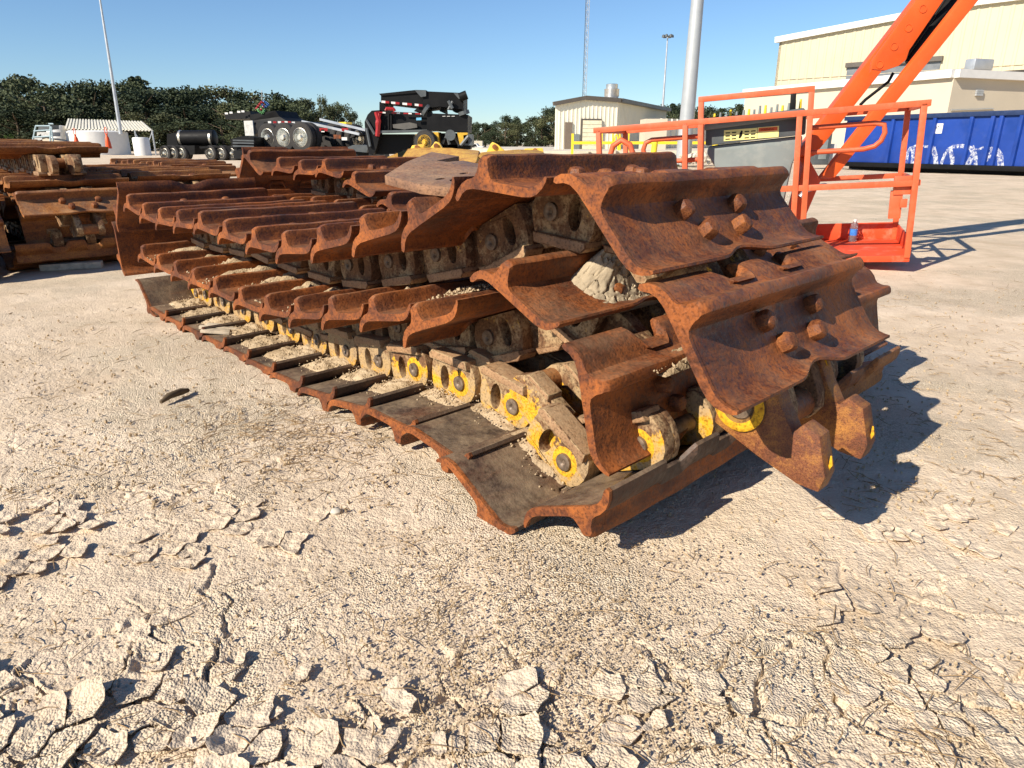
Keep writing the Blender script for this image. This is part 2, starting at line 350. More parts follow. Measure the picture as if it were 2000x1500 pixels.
# ------------------------------------------------------------------ crawler track parts
SHOE_W=0.78
PROF=[(-.100,-.052),(-.092,-.032),(-.076,-.014),(-.056,-.003),(-.040,.001),(-.029,.007),(-.022,.019),(-.0185,.036),(-.0165,.049),(-.0125,.0555),(-.005,.058),(.006,.058),(.0125,.0555),(.0155,.049),(.018,.036),
 (.0215,.018),(.029,.006),(.041,.001),(.060,0),(.110,0),(.150,0),(.168,.003),(.182,.010),(.195,.021),(.203,.030),(.2085,.0275),(.206,.018),(.196,.003),(.181,-.011),(.162,-.019),(.135,-.022),(.070,-.022),(.010,-.022),(-.035,-.023),(-.058,-.028),(-.074,-.039),(-.086,-.056),(-.094,-.060)]
def shoe_mesh(name,mat,seed,endmat=None):
    rr=random.Random(seed); ws=[0,.004,.012]+[SHOE_W*i/78 for i in range(1,78)]+[SHOE_W-.012,SHOE_W-.004,SHOE_W]
    def bumpf(w,c,h): d=abs(w-c)/h; return 0.5*(1+math.cos(math.pi*d)) if d<1 else 0
    vs=[]; n=len(PROF)
    for k,w_ in enumerate(ws):
        lip=-0.026*bumpf(w_,.39,.12); qq=max(0,min(1,(.066-abs(abs(w_-.39)-.115))/.03)); tail=0.040*qq*qq*(3-2*qq)
        wear=0.0016*math.sin(w_*9+seed)+0.001*math.sin(w_*31+seed*2)
        end=0
        rnd=0.010*max(0,1-min(w_,SHOE_W-w_)/0.022)**2
        for t,h in PROF:
            if t>.12: t2=t+lip*min(1,(t-.12)/.06); h2=h+lip*0.5*min(1,(t-.12)/.06)
            elif t<-.04: t2=t+tail*min(1,(-.04-t)/.04); h2=h+tail*0.7*min(1,(-.04-t)/.04)
            else: t2,h2=t,h
            if h>.03: h2=h+wear-rnd
            if end:                                   # round the cut end slightly
                t2=t2+(0.05-t2)*end*0.35; h2=h2+(-0.008-h2)*end*3.0
            vs.append((t2,w_,h2))
    fs=[(k*n+i,k*n+(i+1)%n,(k+1)*n+(i+1)%n,(k+1)*n+i) for k in range(len(ws)-1) for i in range(n)]
    fs+=[tuple(range(n-1,-1,-1)),tuple(range((len(ws)-1)*n,len(ws)*n))]
    mb=MB(); mb.add(vs,fs)
    if endmat: mb.m=[1 if (i//n<3 or i//n>=len(ws)-4 or i>=(len(ws)-1)*n or 5<=i%n<=14) else 0 for i in range(len(fs))]
    return mb.mesh(name,[mat]+([endmat] if endmat else []),26)
SHOES=[shoe_mesh('track_shoe',RUST,i) for i in range(3)]
SHOES_W=[shoe_mesh('track_shoe',WORN,i+5,RUST) for i in range(2)]
SHOES_D=[shoe_mesh('track_shoe',RUST_DK,i+9) for i in range(2)]
def bolt_mesh():
    b=MB(); n=6; ring=lambda r,z,k=6:[(r*math.cos(2*math.pi*(j+.2)/k),r*math.sin(2*math.pi*(j+.2)/k),z) for j in range(k)]
    rs=[(.0245,-.002),(.0245,.012),(.0235,.021),(.019,.028),(.010,.031)]
    vs=[p for r,z in rs for p in ring(r,z)]
    fs=[(i*n+j,i*n+(j+1)%n,(i+1)*n+(j+1)%n,(i+1)*n+j) for i in range(len(rs)-1) for j in range(n)]+[tuple(range((len(rs)-1)*n,len(rs)*n))]
    b.add(vs,fs); return b.mesh('bolt',BOLT,28,bevel=0.002)
BOLT_ME=bolt_mesh()
BOLTS=[(.058,.27),(.058,.505),(.118,.315),(.118,.465)]
def oval(cx,cz,rx,rz,n=16): return [(cx+rx*math.cos(2*math.pi*i/n),cz+rz*math.sin(2*math.pi*i/n)) for i in range(n)]
OUTL=[(-.040,-.168),(.118,-.168),(.132,-.155),(.146,-.125),(.150,-.085),(.146,-.050),(.136,-.026),(-.030,-.026),(-.054,-.040),(-.070,-.066),(-.075,-.092),(-.072,-.122),(-.060,-.150)]
INL=[(.09,-.030),(.20,-.030),(.258,-.040),(.292,-.060),(.304,-.09),(.292,-.122),(.266,-.148),(.235,-.160),(.09,-.158)]
def link_mesh(mat,ringmat,name='track_link'):
    b=MB()
    for s in (-1,1):
        f=lambda d:.39+s*d
        b.prism(OUTL,f(.140),f(.098),holes=[oval(.080,-.086,.022,.042)])
        b.prism(OUTL,f(.0985),f(.075),mi=0)                        # web behind the window
        b.prism(INL,f(.0925),f(.050))
        b.prism([(-.052,-.146),(-.046,-.174),(.124,-.177),(.140,-.162),(.136,-.146)],f(.158),f(.085),mi=1)   # rail flange
        b.prism([(.152,-.152),(.16,-.172),(.245,-.172),(.262,-.156)],f(.105),f(.048),mi=1)
        M=Matrix.Translation((0,f(.140),-.088))@Matrix.Rotation(R(90)*s,4,'X')
        b.lathe([(.047,-.001),(.046,.006),(.042,.009),(.030,.009),(.026,.003),(.026,-.001)],24,2,M)
    return b.mesh(name,[mat,RAIL,ringmat],30,bevel=0.0035)
LINKS={'y':link_mesh(LINK_Y,RING_Y),'m':link_mesh(LINK_M,LINK_M),'d':link_mesh(LINK_D,LINK_D)}
def pin_mesh():
    b=MB(); M=Matrix.Translation((0,.244,-.088))@Matrix.Rotation(R(90),4,'X')
    prof=[(.0,-.002),(.005,-.002),(.009,.003),(.018,.005),(.024,.003),(.025,-.006),(.025,-.29)]
    b.lathe(prof[::-1],20,0,M); return b.mesh('pin',PINM,40)
PINM=plain('greasy_pin_steel',(0.16,0.115,0.08),0.5,0.3,0.5,60)
PIN_ME=pin_mesh()
_b=MB(); _b.tube([(.26,.335,-.09),(.26,.445,-.09)],.037,18); BUSH_ME=_b.mesh('bushing',RUST_DK,40)

def unit(root,u,z,th,shoes,kind,bolts=True,shoe=True,i=0,link=True,wo=0.0):
    rot=(0,-R(th),0); loc=(u,wo,z)
    if shoe:
        s=obj('track_shoe',shoes[i%len(shoes)],root,loc,rot)
        if bolts:
            for k,(t,w_) in enumerate(BOLTS): obj('bolt',BOLT_ME,s,(t,w_,0.0),(0.04*math.sin(i+k),0.05*math.cos(3*i+k),i*1.3+k*0.7))
    if link:
        l=obj('track_link',LINKS[kind],root,loc,rot); obj('pin',PIN_ME,l); obj('bushing',BUSH_ME,l)
def tops(lst,h=.056): return [(u-h*-math.sin(R(a)),z-h*math.cos(R(a)),a) for u,z,a in lst]
# layer on the ground (shoes below), the turn at the near end and the layer folded back over it
L1=[(.05,.126,203),(-.243,.021,150),(-.462,.085,172),(-.722,.083,179),(-.97,.066,188),(-1.215,.040,186),(-1.475,.022,182),(-1.735,.014,181),(-1.995,.012,180),(-2.255,.012,180),(-2.515,.012,180),(-2.775,.012,180),(-3.03,.014,176),(-3.235,.030,132)]
LC=[(-.024,.388,-77)]
L2=[(-.31,.582,-26),(-.662,.415,20)]+tops([(-.900,.458,10),(-1.155,.416,10),(-1.410,.374,9),(-1.663,.345,5),(-1.905,.338,-1),(-2.173,.346,-3),(-2.433,.352,-1),(-2.668,.358,-1),(-2.915,.364,-3),(-3.165,.385,-6)])
L3=tops([(-.676,.757,26),(-.92,.701,14),(-1.19,.647,12),(-1.451,.605,6),(-1.70,.600,-1),(-1.974,.608,-3),(-2.238,.622,-5),(-2.518,.612,1),(-2.774,.605,0),(-3.013,.612,-4),(-3.257,.645,-9)])
L3=[(-.369,.818,-4),(-.031,.795,-47),(.199,.583,-56)]+L3+[(-3.53,.53,48),(-3.64,.262,88)]

def chain_folded(loc,rz,label,fine=True,group=None,sh=SHOES):
    r=empty('crawler_track',loc,rz); tag(r,label,'crawler track',group)
    for i,(u,z,a) in enumerate(L1): unit(r,u,z,a,SHOES_W if fine else SHOES_D,'y' if fine and (i<5 or i>11) else 'm' if fine else 'd',bolts=False,i=i,wo=(-.09,-.12,-.07)[i] if i<3 else -.05*max(0,1-(i-3)/5))
    for i,(u,z,a) in enumerate(LC+L2): unit(r,u,z,a,sh,'d',bolts=(i<4 or i==11),i=i)
    return r
def master_link(root,M=None,shift=(0,0,0)):
    near=[(.160,.345),(.158,.285),(.270,.237),(.366,.203),(.415,.200),(.424,.240),(.400,.325),(.362,.342),(.342,.316),(.312,.365),(.288,.415),(.235,.420),(.185,.400)]
    for k,(a,b_) in enumerate(((.248,.300),(.480,.532))):
        m=MB(); m.prism(near,a,b_,holes=[]); p=m.build('master_link',[MASTER],root,30,0.006,loc=shift)
        q=MB(); cx,cz=.218,.346; MM=Matrix.Translation((cx,a if k==0 else b_,cz))@Matrix.Rotation(R(90)*(1 if k==0 else -1),4,'X')
        q.lathe([(.062,-.002),(.061,.008),(.055,.012),(.040,.012),(.034,.004),(.034,-.002)],26,0,MM)
        q.lathe([(.034,.002),(.030,.007),(.012,.009),(0.001,.009)],20,1,MM)
        q.build('link_boss',[RING_B,PINM],p,35)
        e=MB(); MM=Matrix.Translation((.356,(a+b_)/2,.3385))@Matrix.Rotation(R(-20),4,'Y')
        
        for P3 in ([(.418,a+.026,.243),(.423,a+.026,.262),(.420,a+.026,.281)],[(.296,a+.026,.400),(.288,a+.026,.416),(.28,a+.026,.424)]):
            e=MB(); e.tube(P3,[.002,.0055,.002],8,0); e.build('bolt_hole_rim',[RING_B],p,40)
    c=MB(); c.tube([(.218,.298,.346),(.218,.484,.346)],.036,18); c.build('bushing',[RUST_DK],root,40,loc=shift)
MASTER=rust('red_rusty_link_steel',(0.06,0.022,0.012),(0.17,0.055,0.022),(0.40,0.17,0.035),sc=2.2,dust=.15); RING_B=linkmat('bright_yellow_boss_paint',0.62,0.10)
def chain_draped(loc,rz,label,group=None):
    r=empty('crawler_track',loc,rz); tag(r,label,'crawler track',group)
    for i,(u,z,a) in enumerate(L3): unit(r,u,z,a,SHOES,'d',bolts=True,i=i+1,link=i<len(L3)-3)
    master_link(r)
    return r
def chain_flat(loc,rz,n,label,group=None,z0=.0,slope=0,front=(-40,),ends=True,sh=SHOES_D):
    "a length of track lying shoes up, its near units bending down"
    r=empty('crawler_track',loc,rz); tag(r,label,'crawler track',group)
    u,z,a=0.0,z0,0.0; pts=[]
    for k in range(n): pts.append((-.26*k,z0+slope*.26*k+0.012*math.sin(k*1.7),2.5*math.sin(k*1.3)-math.degrees(math.atan(slope))))
    for i,(u,z,a) in enumerate(pts): unit(r,u,z,a,sh,'d',bolts=True,i=i)
    u,z,a=pts[0]
    for f in front:
        m=R((a+f)/2); u+=.26*math.cos(m)+.085*math.sin(R(a-f)); z+=.26*math.sin(m); a=f; unit(r,u,z,a,sh,'d',bolts=True,i=i+3); i+=1
    if ends:
        l=obj('track_link',LINKS['d'],r,(u+.26*math.cos(R(a)),0,z+.26*math.sin(R(a))),(0,-R(a),0)); obj('pin',PIN_ME,l)
    return r
G_T='rusty crawler tracks piled in the yard'
chain_folded(TO,TANG,'nearest rusty track folded on the ground, its yellow links showing over the bottom shoes',group=G_T)
chain_draped(TO,TANG,'rusty track draped over the front of the nearest stack, two toothed link ends hanging',group=G_T)
chain_folded(tw(.03,.86,-.01),TANG,'rusty folded track close behind the nearest stack, its shoe ends showing at right',False,group=G_T)
def chain_list(loc,rz,units,label,group,sh,kind='d'):
    r=empty('crawler_track',loc,rz); tag(r,label,'crawler track',group)
    for i,(u,z,a) in enumerate(units): unit(r,u,z,a,sh,kind,bolts=True,i=i,link=i not in (5,6,7))
    return r
chain_list(tw(0,.85),TANG,tops([(-2.028,.674,-20),(-2.352,.762,-17),(-2.654,.823,-8),(-2.935,.812,0),(-3.21,.822,-4),(-3.60,.86,-30),(-3.86,.74,50),(-4.02,.50,62)])+[(-1.78,.50,-22)],'rusty track lying high behind the nearest stack, sloping down towards the front',G_T,SHOES)
chain_flat(tw(-1.55,.86,.545),TANG,9,'rusty track length in the shade under the high track behind the nearest stack',group=G_T,front=(),ends=False,sh=SHOES)
chain_folded(tw(-5.25,-.20),TANG,'folded bottom track of the left pile, upright shoe facing the camera above a plank',False,group=G_T,sh=SHOES_D)
chain_flat(tw(-5.42,-.22,.62),TANG,11,'rusty track in the middle of the left pile, tilted bolted shoe facing the camera',group=G_T,front=(-38,),ends=False)
chain_flat(tw(-5.75,-.24,.85),TANG,9,'topmost rusty track of the left pile with two bare link ends facing out',group=G_T,front=(),ends=True)
chain_folded(tw(-5.0,-1.12),TANG,'rusty folded track at the left edge of the photograph, dark shaded shoe faces',False,group=G_T,sh=SHOES_D)
chain_flat(tw(-5.4,-1.15,.62),TANG,10,'rusty track lying on the pile at the left edge of the photograph',group=G_T,front=(-30,),ends=False)
chain_folded(tw(-5.35,.72),TANG,'rusty folded track between the left pile and the middle stack, half hidden',False,group=G_T,sh=SHOES_D)
chain_flat(tw(-5.75,.72,.62),TANG,10,'rusty track with a tilted bolted shoe facing the camera, right of the left pile',group=G_T,front=(-52,),ends=False)
chain_flat(tw(-8.6,-.1,.88),TANG,8,'rusty track far back behind the left pile, below the orange delineator cones',group=G_T,front=(),ends=False)
chain_folded(tw(-8.5,-.1),TANG,'low rusty folded track far back behind the left pile',False,group=G_T,sh=SHOES_D)
chain_folded(tw(-8.3,1.75),TANG,'rusty folded track far back in the middle, in front of the black trailers',False,group=G_T,sh=SHOES_D)
chain_flat(tw(-8.2,1.75,.64),TANG,9,'flat rusty track far back in the middle, in front of the black trailers',group=G_T,front=(-20,),ends=False)

# loose plate with holes lying on the top shoes
def loose_plate():
    P=[at(752,352,2.10),at(893,378,1.93),at(938,322,2.22),at(828,303,2.62)]
    o=P[0]; ex=(P[1]-P[0]); ey=(P[3]-P[0]); n=ex.cross(ey).normalized(); L=ex.length; exn=ex.normalized(); eyn=n.cross(exn); D=ey.dot(eyn); off=ey.dot(exn)
    M=Matrix(((exn.x,n.x,eyn.x,o.x),(exn.y,n.y,eyn.y,o.y),(exn.z,n.z,eyn.z,o.z),(0,0,0,1)))
    out=[(0,0),(L*.30,-.012),(L*.62,-.03),(L,.0),(L*1.02,D*.30),(L*1.0,D*.75),(L*.86+off,D*.86),(L*.80+off,D*.72),(L*.64+off,D*.72),(L*.60+off,D*1.0),(off+.03,D*1.02),(off*.5,D*.5)]
    m=MB(); m.prism(out,-.012,.014,holes=[oval(L*.72,D*.27,.030,.055),oval(L*.54,D*.17,.010,.022,10),oval(L*.49,D*.44,.010,.022,10)])
    p=m.build('steel_plate',rust('smooth_brown_plate_steel',(0.10,0.055,0.035),(0.19,0.10,0.06),(0.30,0.16,0.085),dust=.3),None,30,0.004,M=M)
    tag(p,'loose brown steel plate with holes lying on the top track shoes','steel plate')
loose_plate()
# a lone shoe lying on the ground behind the draped end
# ------------------------------------------------------------------ dirt on the shoes
def dirt_patch(mb,M,sz,h,seed,n=26,mi=0,rough=.35,flat=0.0):
    a,b_=sz; g=np.linspace(0,1,n); S,T=np.meshgrid(g,g,indexing='ij')
    env=np.clip(1-np.abs(2*S-1)**3.0,0,1)*np.clip(1-np.abs(2*T-1)**3.0,0,1)
    nz=fbm(S*4+seed*3.1,T*4+seed,seed%50,4)+0.35*fbm(S*16+seed,T*16,seed%50+3,3)
    H=h*env**.7*(0.75+rough*2.2*nz)-.012*(1-env)
    vs=[M@Vector((a*S[i,j],b_*T[i,j],H[i,j])) for i in range(n) for j in range(n)]
    fs=[(i*n+j,(i+1)*n+j,(i+1)*n+j+1,i*n+j+1) for i in range(n-1) for j in range(n-1)]
    mb.add(vs,fs,mi)
def crumbs(mb,M,sz,cnt,r0,r1,seed,zf=lambda s,t:0.0,mi=0):
    rr=random.Random(seed)
    for _ in range(cnt):
        s=min(1,max(0,rr.gauss(.5,.24))); t=min(1,max(0,rr.gauss(.5,.24))); r=rr.uniform(r0,r1)*rr.uniform(.6,1)
        c=M@Vector((sz[0]*s,sz[1]*t,zf(s,t)+r*.4)); q=Euler((rr.uniform(0,6),rr.uniform(0,6),rr.uniform(0,6))).to_matrix()
        vs=[c+q@Vector((x*r*rr.uniform(.7,1.1),y*r*rr.uniform(.6,1.0),z*r*rr.uniform(.5,.8))) for x,y,z in ((1,0,0),(-1,0,0),(0,1,0),(0,-1,0),(0,0,1),(0,0,-1))]
        mb.add(vs,[(0,2,4),(2,1,4),(1,3,4),(3,0,4),(2,0,5),(1,2,5),(3,1,5),(0,3,5)],mi)
MT=Matrix.Translation(TO)@Matrix.Rotation(TANG,4,'Z')
def dirt():
    m=MB()
    for i,(u,z,a) in enumerate(L2):
        if i<1: continue
        B=MT@Matrix.Translation((u,0,z))@Matrix.Rotation(-R(a),4,'Y')
        x0=.10+.04*math.sin(i*2.1) if i>3 else .16
        if i==1: x0=.42
        wd=.56-x0
        dirt_patch(m,B@Matrix.Translation((.015,x0,-.003)),(.185,wd),.056 if i>2 else .032,i+3,30)
        crumbs(m,B@Matrix.Translation((.02,x0-.06,0)),(.18,wd+.06),260,.003,.011,i+60,lambda s,t:.036*max(0,1-abs(2*t-1)**2)*max(0,1-abs(2*s-1)**2))
    for i,(u,z,a) in enumerate(L1):
        B=MT@Matrix.Translation((u,0,z))@Matrix.Rotation(-R(a),4,'Y')@Matrix.Rotation(math.pi,4,'X')      # inside face up, y runs to -w
        x=.27
        if i==0: continue
        if i==len(L1)-1: continue
        wd=.150+.03*math.sin(i*1.9)+(0.05 if i>5 else 0)
        Q=B@Matrix.Translation((-.055,-.30,.020))
        dirt_patch(m,Q@Matrix.Translation((0,-0.0,0)),(.24,wd+.04),.030 if i>3 else .020,i+23,30)
        crumbs(m,Q,(.24,wd+.06),240,.002,.007,i+90,lambda s,t:.02*max(0,1-abs(2*t-1)**2))
    o=m.build('dirt',MUD,None,0); o.data.polygons.foreach_set('use_smooth',[True]*len(o.data.polygons))
    tag(o,'loose tan dirt and crumbs piled on the shoes of the nearest track','dirt',kind='stuff')
dirt()
def mud_clump():
    u,z,a=L2[0]; B=MT@Matrix.Translation((u,0,z))@Matrix.Rotation(-R(a),4,'Y')
    n=90; g=np.linspace(0,1,n); S,T=np.meshgrid(g,g,indexing='ij'); X=.012+.175*S; W=.20+.40*T
    env=np.clip(1-np.abs(2*S-.9)**2.2,0,1)*np.clip(1-np.abs(2*(T-.46)/.92)**2.4,0,1)
    pk=np.exp(-(((X-.045)/.055)**2+((W-.30)/.075)**2))*.125+np.exp(-(((X-.06)/.06)**2+((W-.44)/.09)**2))*.080+.020
    e,H,_,_=vor(X*34+fbm(X*30,W*30,5,2)*.8,W*34,17)
    Hh=pk*env*(1+.35*fbm(X*22,W*22,8,4))+env*fbm(X*70,W*70,9,3)*.008-(1-sstep(0,.10,e))*.016*env-.01*(1-env)+(H-.5)*.012*env
    vs=[B@Vector((X[i,j],W[i,j],Hh[i,j])) for i in range(n) for j in range(n)]
    fs=[(i*n+j,(i+1)*n+j,(i+1)*n+j+1,i*n+j+1) for i in range(n-1) for j in range(n-1)]
    m=MB(); m.add(vs,fs); o=m.build('mud_clump',GREYMUD,None,60)
    tag(o,'lump of cracked grey mud stuck round the bolts of a middle front shoe','mud clump')
    m=MB(); u,z,a=LC[0]; B=MT@Matrix.Translation((u,0,z))@Matrix.Rotation(-R(a),4,'Y')
    Q=B@Matrix.Translation((-.018,.20,.045))@Matrix.Rotation(R(-90),4,'Y')
    dirt_patch(m,MT@Matrix.Translation((-.028,.20,.392)),(.075,.30),.022,77,30); crumbs(m,MT@Matrix.Translation((-.03,.16,.398)),(.085,.34),260,.002,.007,71)
    o=m.build('dirt_heap',MUD,None,60); tag(o,'small heap of dry tan dirt along the ridge of the upright front shoe','dirt heap')
mud_clump()
# ------------------------------------------------------------------ small things on the ground
def small_things():
    p=tw(-2.42,.07,.045); m=MB(); rr=random.Random(4)
    for k in range(5):
        y=.026*k-.06; l=.085+rr.uniform(-.03,.02); m.box((-l+rr.uniform(0,.02),y,0),(l,y+.025,.010+rr.uniform(0,.006)))
    o=m.build('wood_splinter',WOOD,None,30,0.002,loc=p,rot=(R(4),R(7),TANG+R(55))); tag(o,'pale splintered piece of wood lying on a bottom track shoe','wood piece')
    a=gr(315,792); b=gr(368,768); m=MB(); d=b-a
    m.tube([a+Vector((0,0,.012)),a+d*.3+Vector((0,.004,.022)),a+d*.7+Vector((.004,0,.02)),b+Vector((0,0,.012))],[.006,.013,.014,.008],8)
    o=m.build('stick',TWIG,None,50); tag(o,'dark broken stick on the bare ground left of the bottom track','stick')
    # strip of wood bark lying at the foot of the left pile
    m=MB(); a=gr(80,522,.02); b=gr(270,512,.02); m.bar(a,a+(b-a)*.62,.10,.05); m2=m.build('plank',WOOD,None,30,0.006); tag(m2,'low grey wooden plank on the ground under the left pile','plank')
    # rusty flat bar behind the hanging link ends
    m=MB(); a=gr(1640,722,.03); b=gr(1690,680,.10); m.bar(a,b,.035,.012); o=m.build('steel_strip',RUST_DK,None,30,0.002); tag(o,'thin dark steel strip poking out behind the hanging link ends','steel strip')
    for k,(x,y,x2,y2) in enumerate(((1640,742,1618,745),)):
        m=MB(); a=gr(1642,722,.0); m.tube([a,a+Vector((.02,.02,.08)),a+Vector((.0,.05,.15)),a+Vector((-.05,.06,.17))],.004,6); m.tube([a,a+Vector((.05,.0,.04)),a+Vector((.1,.03,.09))],.003,6)
        o=m.build('wire',BLACK,None,50); tag(o,'bent black wire on the shaded ground behind the link ends','wire')
    # whitish stone
    for (x,y,s,l) in ((655,1000,.014,'small whitish stone on the bare ground below the bottom track'),):
        m=MB(); m.lathe([(0.001,-.004),(s*.9,-.004),(s*1.1,s*.25),(s*.7,s*.6),(0.001,s*.62)],6); o=m.build('stone',CONC,None,60,loc=gr(x,y),rot=(0,0,.6)); tag(o,l,'stone')
small_things()
def litter():
    "gravel, straw and curled mud flakes nobody could count"
    rr=random.Random(11); m=MB()
    def place(cnt,fn,r0,r1):
        k=0
        while k<cnt:
            u,v=fn(); p=gr(u,v)
            r=rr.uniform(r0,r1); q=Euler((rr.uniform(0,6),rr.uniform(0,6),rr.uniform(0,6))).to_matrix()
            vs=[p+Vector((0,0,r*.3))+q@Vector((x*r*rr.uniform(.7,1.1),y*r*rr.uniform(.6,1),z*r*rr.uniform(.5,.8))) for x,y,z in ((1,0,0),(-1,0,0),(0,1,0),(0,-1,0),(0,0,1),(0,0,-1))]
            m.add(vs,[(0,2,4),(2,1,4),(1,3,4),(3,0,4),(2,0,5),(1,2,5),(3,1,5),(0,3,5)]); k+=1
    place(5200,lambda:(rr.gauss(1020,230),rr.uniform(1030,1480)),.0015,.0042)
    place(1800,lambda:(rr.uniform(-100,2100),rr.uniform(850,1500)),.002,.006)
    place(900,lambda:(rr.uniform(0,800),rr.uniform(600,1000)),.003,.009)
    place(700,lambda:(rr.uniform(1650,2100),rr.uniform(560,1000)),.003,.008)
    o=m.build('gravel',MUD,None,0); tag(o,'fine gravel and clay crumbs strewn over the ground','gravel',kind='stuff')
    m=MB()
    for _ in range(1500):
        r=rr.random()
        if r<.35: u,v=rr.gauss(560,110),rr.gauss(850,45)
        elif r<.6: u,v=rr.uniform(0,900),rr.uniform(560,1000)
        elif r<.8: u,v=rr.uniform(1600,2050),rr.uniform(520,1000)
        else: u,v=rr.uniform(0,2000),rr.uniform(1050,1500)
        p=gr(u,v,.006); L=rr.uniform(.02,.07)*(1 if v>700 else 1.4); a=rr.uniform(0,6.3); d=Vector((math.cos(a),math.sin(a),rr.uniform(-.05,.25)))*L; b_=Vector((-math.sin(a),math.cos(a),0))*rr.uniform(-.3,.3)*L
        m.tube([p-d*.5,p+b_*.4+Vector((0,0,.003)),p+d*.5],[.0006,.0012,.0006],4,cap=False)
    o=m.build('dry_straw',plain('dry_straw',(0.26,0.17,0.085),.9,0,.4,30),None,0); tag(o,'dry straw and rootlets scattered on the ground','straw',kind='stuff')
    # plates of dried mud: each a thin slab of its own outline with edges curling up
    m=MB(); g=np.random.default_rng(5)
    def plates(x0,x1,y0,y1,sp,keep,cmax,gap,th):
        nx=int((x1-x0)/sp)+2; ny=int((y1-y0)/sp)+2
        S=np.array([[(x0+(i+g.uniform(.1,.9))*sp, y0+(j+g.uniform(.1,.9))*sp) for j in range(ny)] for i in range(nx)]).reshape(-1,2)
        K=26; A=np.linspace(0,2*np.pi,K,endpoint=False); D=np.stack([np.cos(A),np.sin(A)],-1)
        KP=keep(S[:,0],S[:,1])
        for p,kp in zip(S,KP):
            if g.random()>kp: continue
            q=S-p; d2=(q**2).sum(1); nb=q[(d2>1e-9)&(d2<(3*sp)**2)]; dd=np.sqrt((nb**2).sum(1))
            r=np.full(K,sp*1.1)
            for v_,l in zip(nb,dd):
                c=D@v_/l; ok=c>.05; r[ok]=np.minimum(r[ok],(l/2)/c[ok])
            r=r*(1-gap*g.uniform(.6,1.4))*(1+.07*np.array([math.sin(3*a+p[0]*90)+math.sin(7*a+p[1]*70)+.6*math.sin(13*a+p[0]*40) for a in A])/1.6)
            cur=cmax*g.random()**1.5; ax=g.uniform(0,6.3); two=g.random()<.5; tx,ty=g.uniform(-.10,.10),g.uniform(-.10,.10); n=8; top=[];bot=[]
            ca,sa=math.cos(ax),math.sin(ax); z0=.0015
            for i in range(n):
                f=(i/(n-1))**.8
                for k in range(K):
                    x=r[k]*f*D[k,0]; y=r[k]*f*D[k,1]; e=x*ca+y*sa; o_=-x*sa+y*ca
                    zz=cur*((max(0,e)/sp)**2*1.7+(((min(0,e))/sp)**2*1.4 if two else 0)+(o_/sp)**2*.5); z=sp*zz/(1+zz*1.2)+tx*x+ty*y+.0012*math.sin(x*210+p[0]*50)+.0012*math.sin(y*190+x*60)
                    top.append((p[0]+x,p[1]+y,z0+z+th)); bot.append((p[0]+x,p[1]+y,z0+z-th*.35*(1-f)))
            fs=[];N=n*K
            for i in range(n-1):
                for k in range(K):
                    q_=(i*K+k,(i+1)*K+k,(i+1)*K+(k+1)%K,i*K+(k+1)%K); fs.append(q_); fs.append(tuple(x+N for x in reversed(q_)))
            for k in range(K): fs.append(((n-1)*K+k,(n-1)*K+N+k,(n-1)*K+N+(k+1)%K,(n-1)*K+(k+1)%K))
            m.add(top+bot,fs)
    nz=lambda x,y,sc,sd: fbm(x*sc,y*sc,sd,3)
    def k1(x,y):
        edge=.955+.09*nz(x,0*x,2.2,51)+np.where((x<-.50),.05,0)-np.where((x>-.16)&(x<-.02),.12,0)-np.where(x>.46,.25,0)
        return np.where(y<edge-.05,.80,np.where(y<edge+.03,.45,0))*np.where(nz(x,y,3.1,81)>-.10,1,.25)
    plates(-1.0,.95,.60,1.15,.066,k1,1.0,.10,.0028)
    plates(-1.0,.95,.60,1.10,.036,lambda x,y:.45*k1(x,y),.9,.16,.0022)
    def k2(x,y): return np.where(((x<-.45)&(nz(x,y,2.3,33)>.20)&(y<1.6))|((x>.62)&(y<1.5)&(nz(x,y,2.6,44)>.16)),.6,0)
    plates(-1.6,1.5,.95,2.1,.056,k2,.28,.10,.0024)
    plates(.6,1.6,.8,1.5,.050,lambda x,y:np.where(nz(x,y,2.6,47)>.12,.7,0),.22,.12,.0022)
    o=m.build('mud_flakes',GROUND,None,42); tag(o,'thin curled plates of dried mud on the cracked ground in the foreground','mud flakes',kind='stuff')
litter()
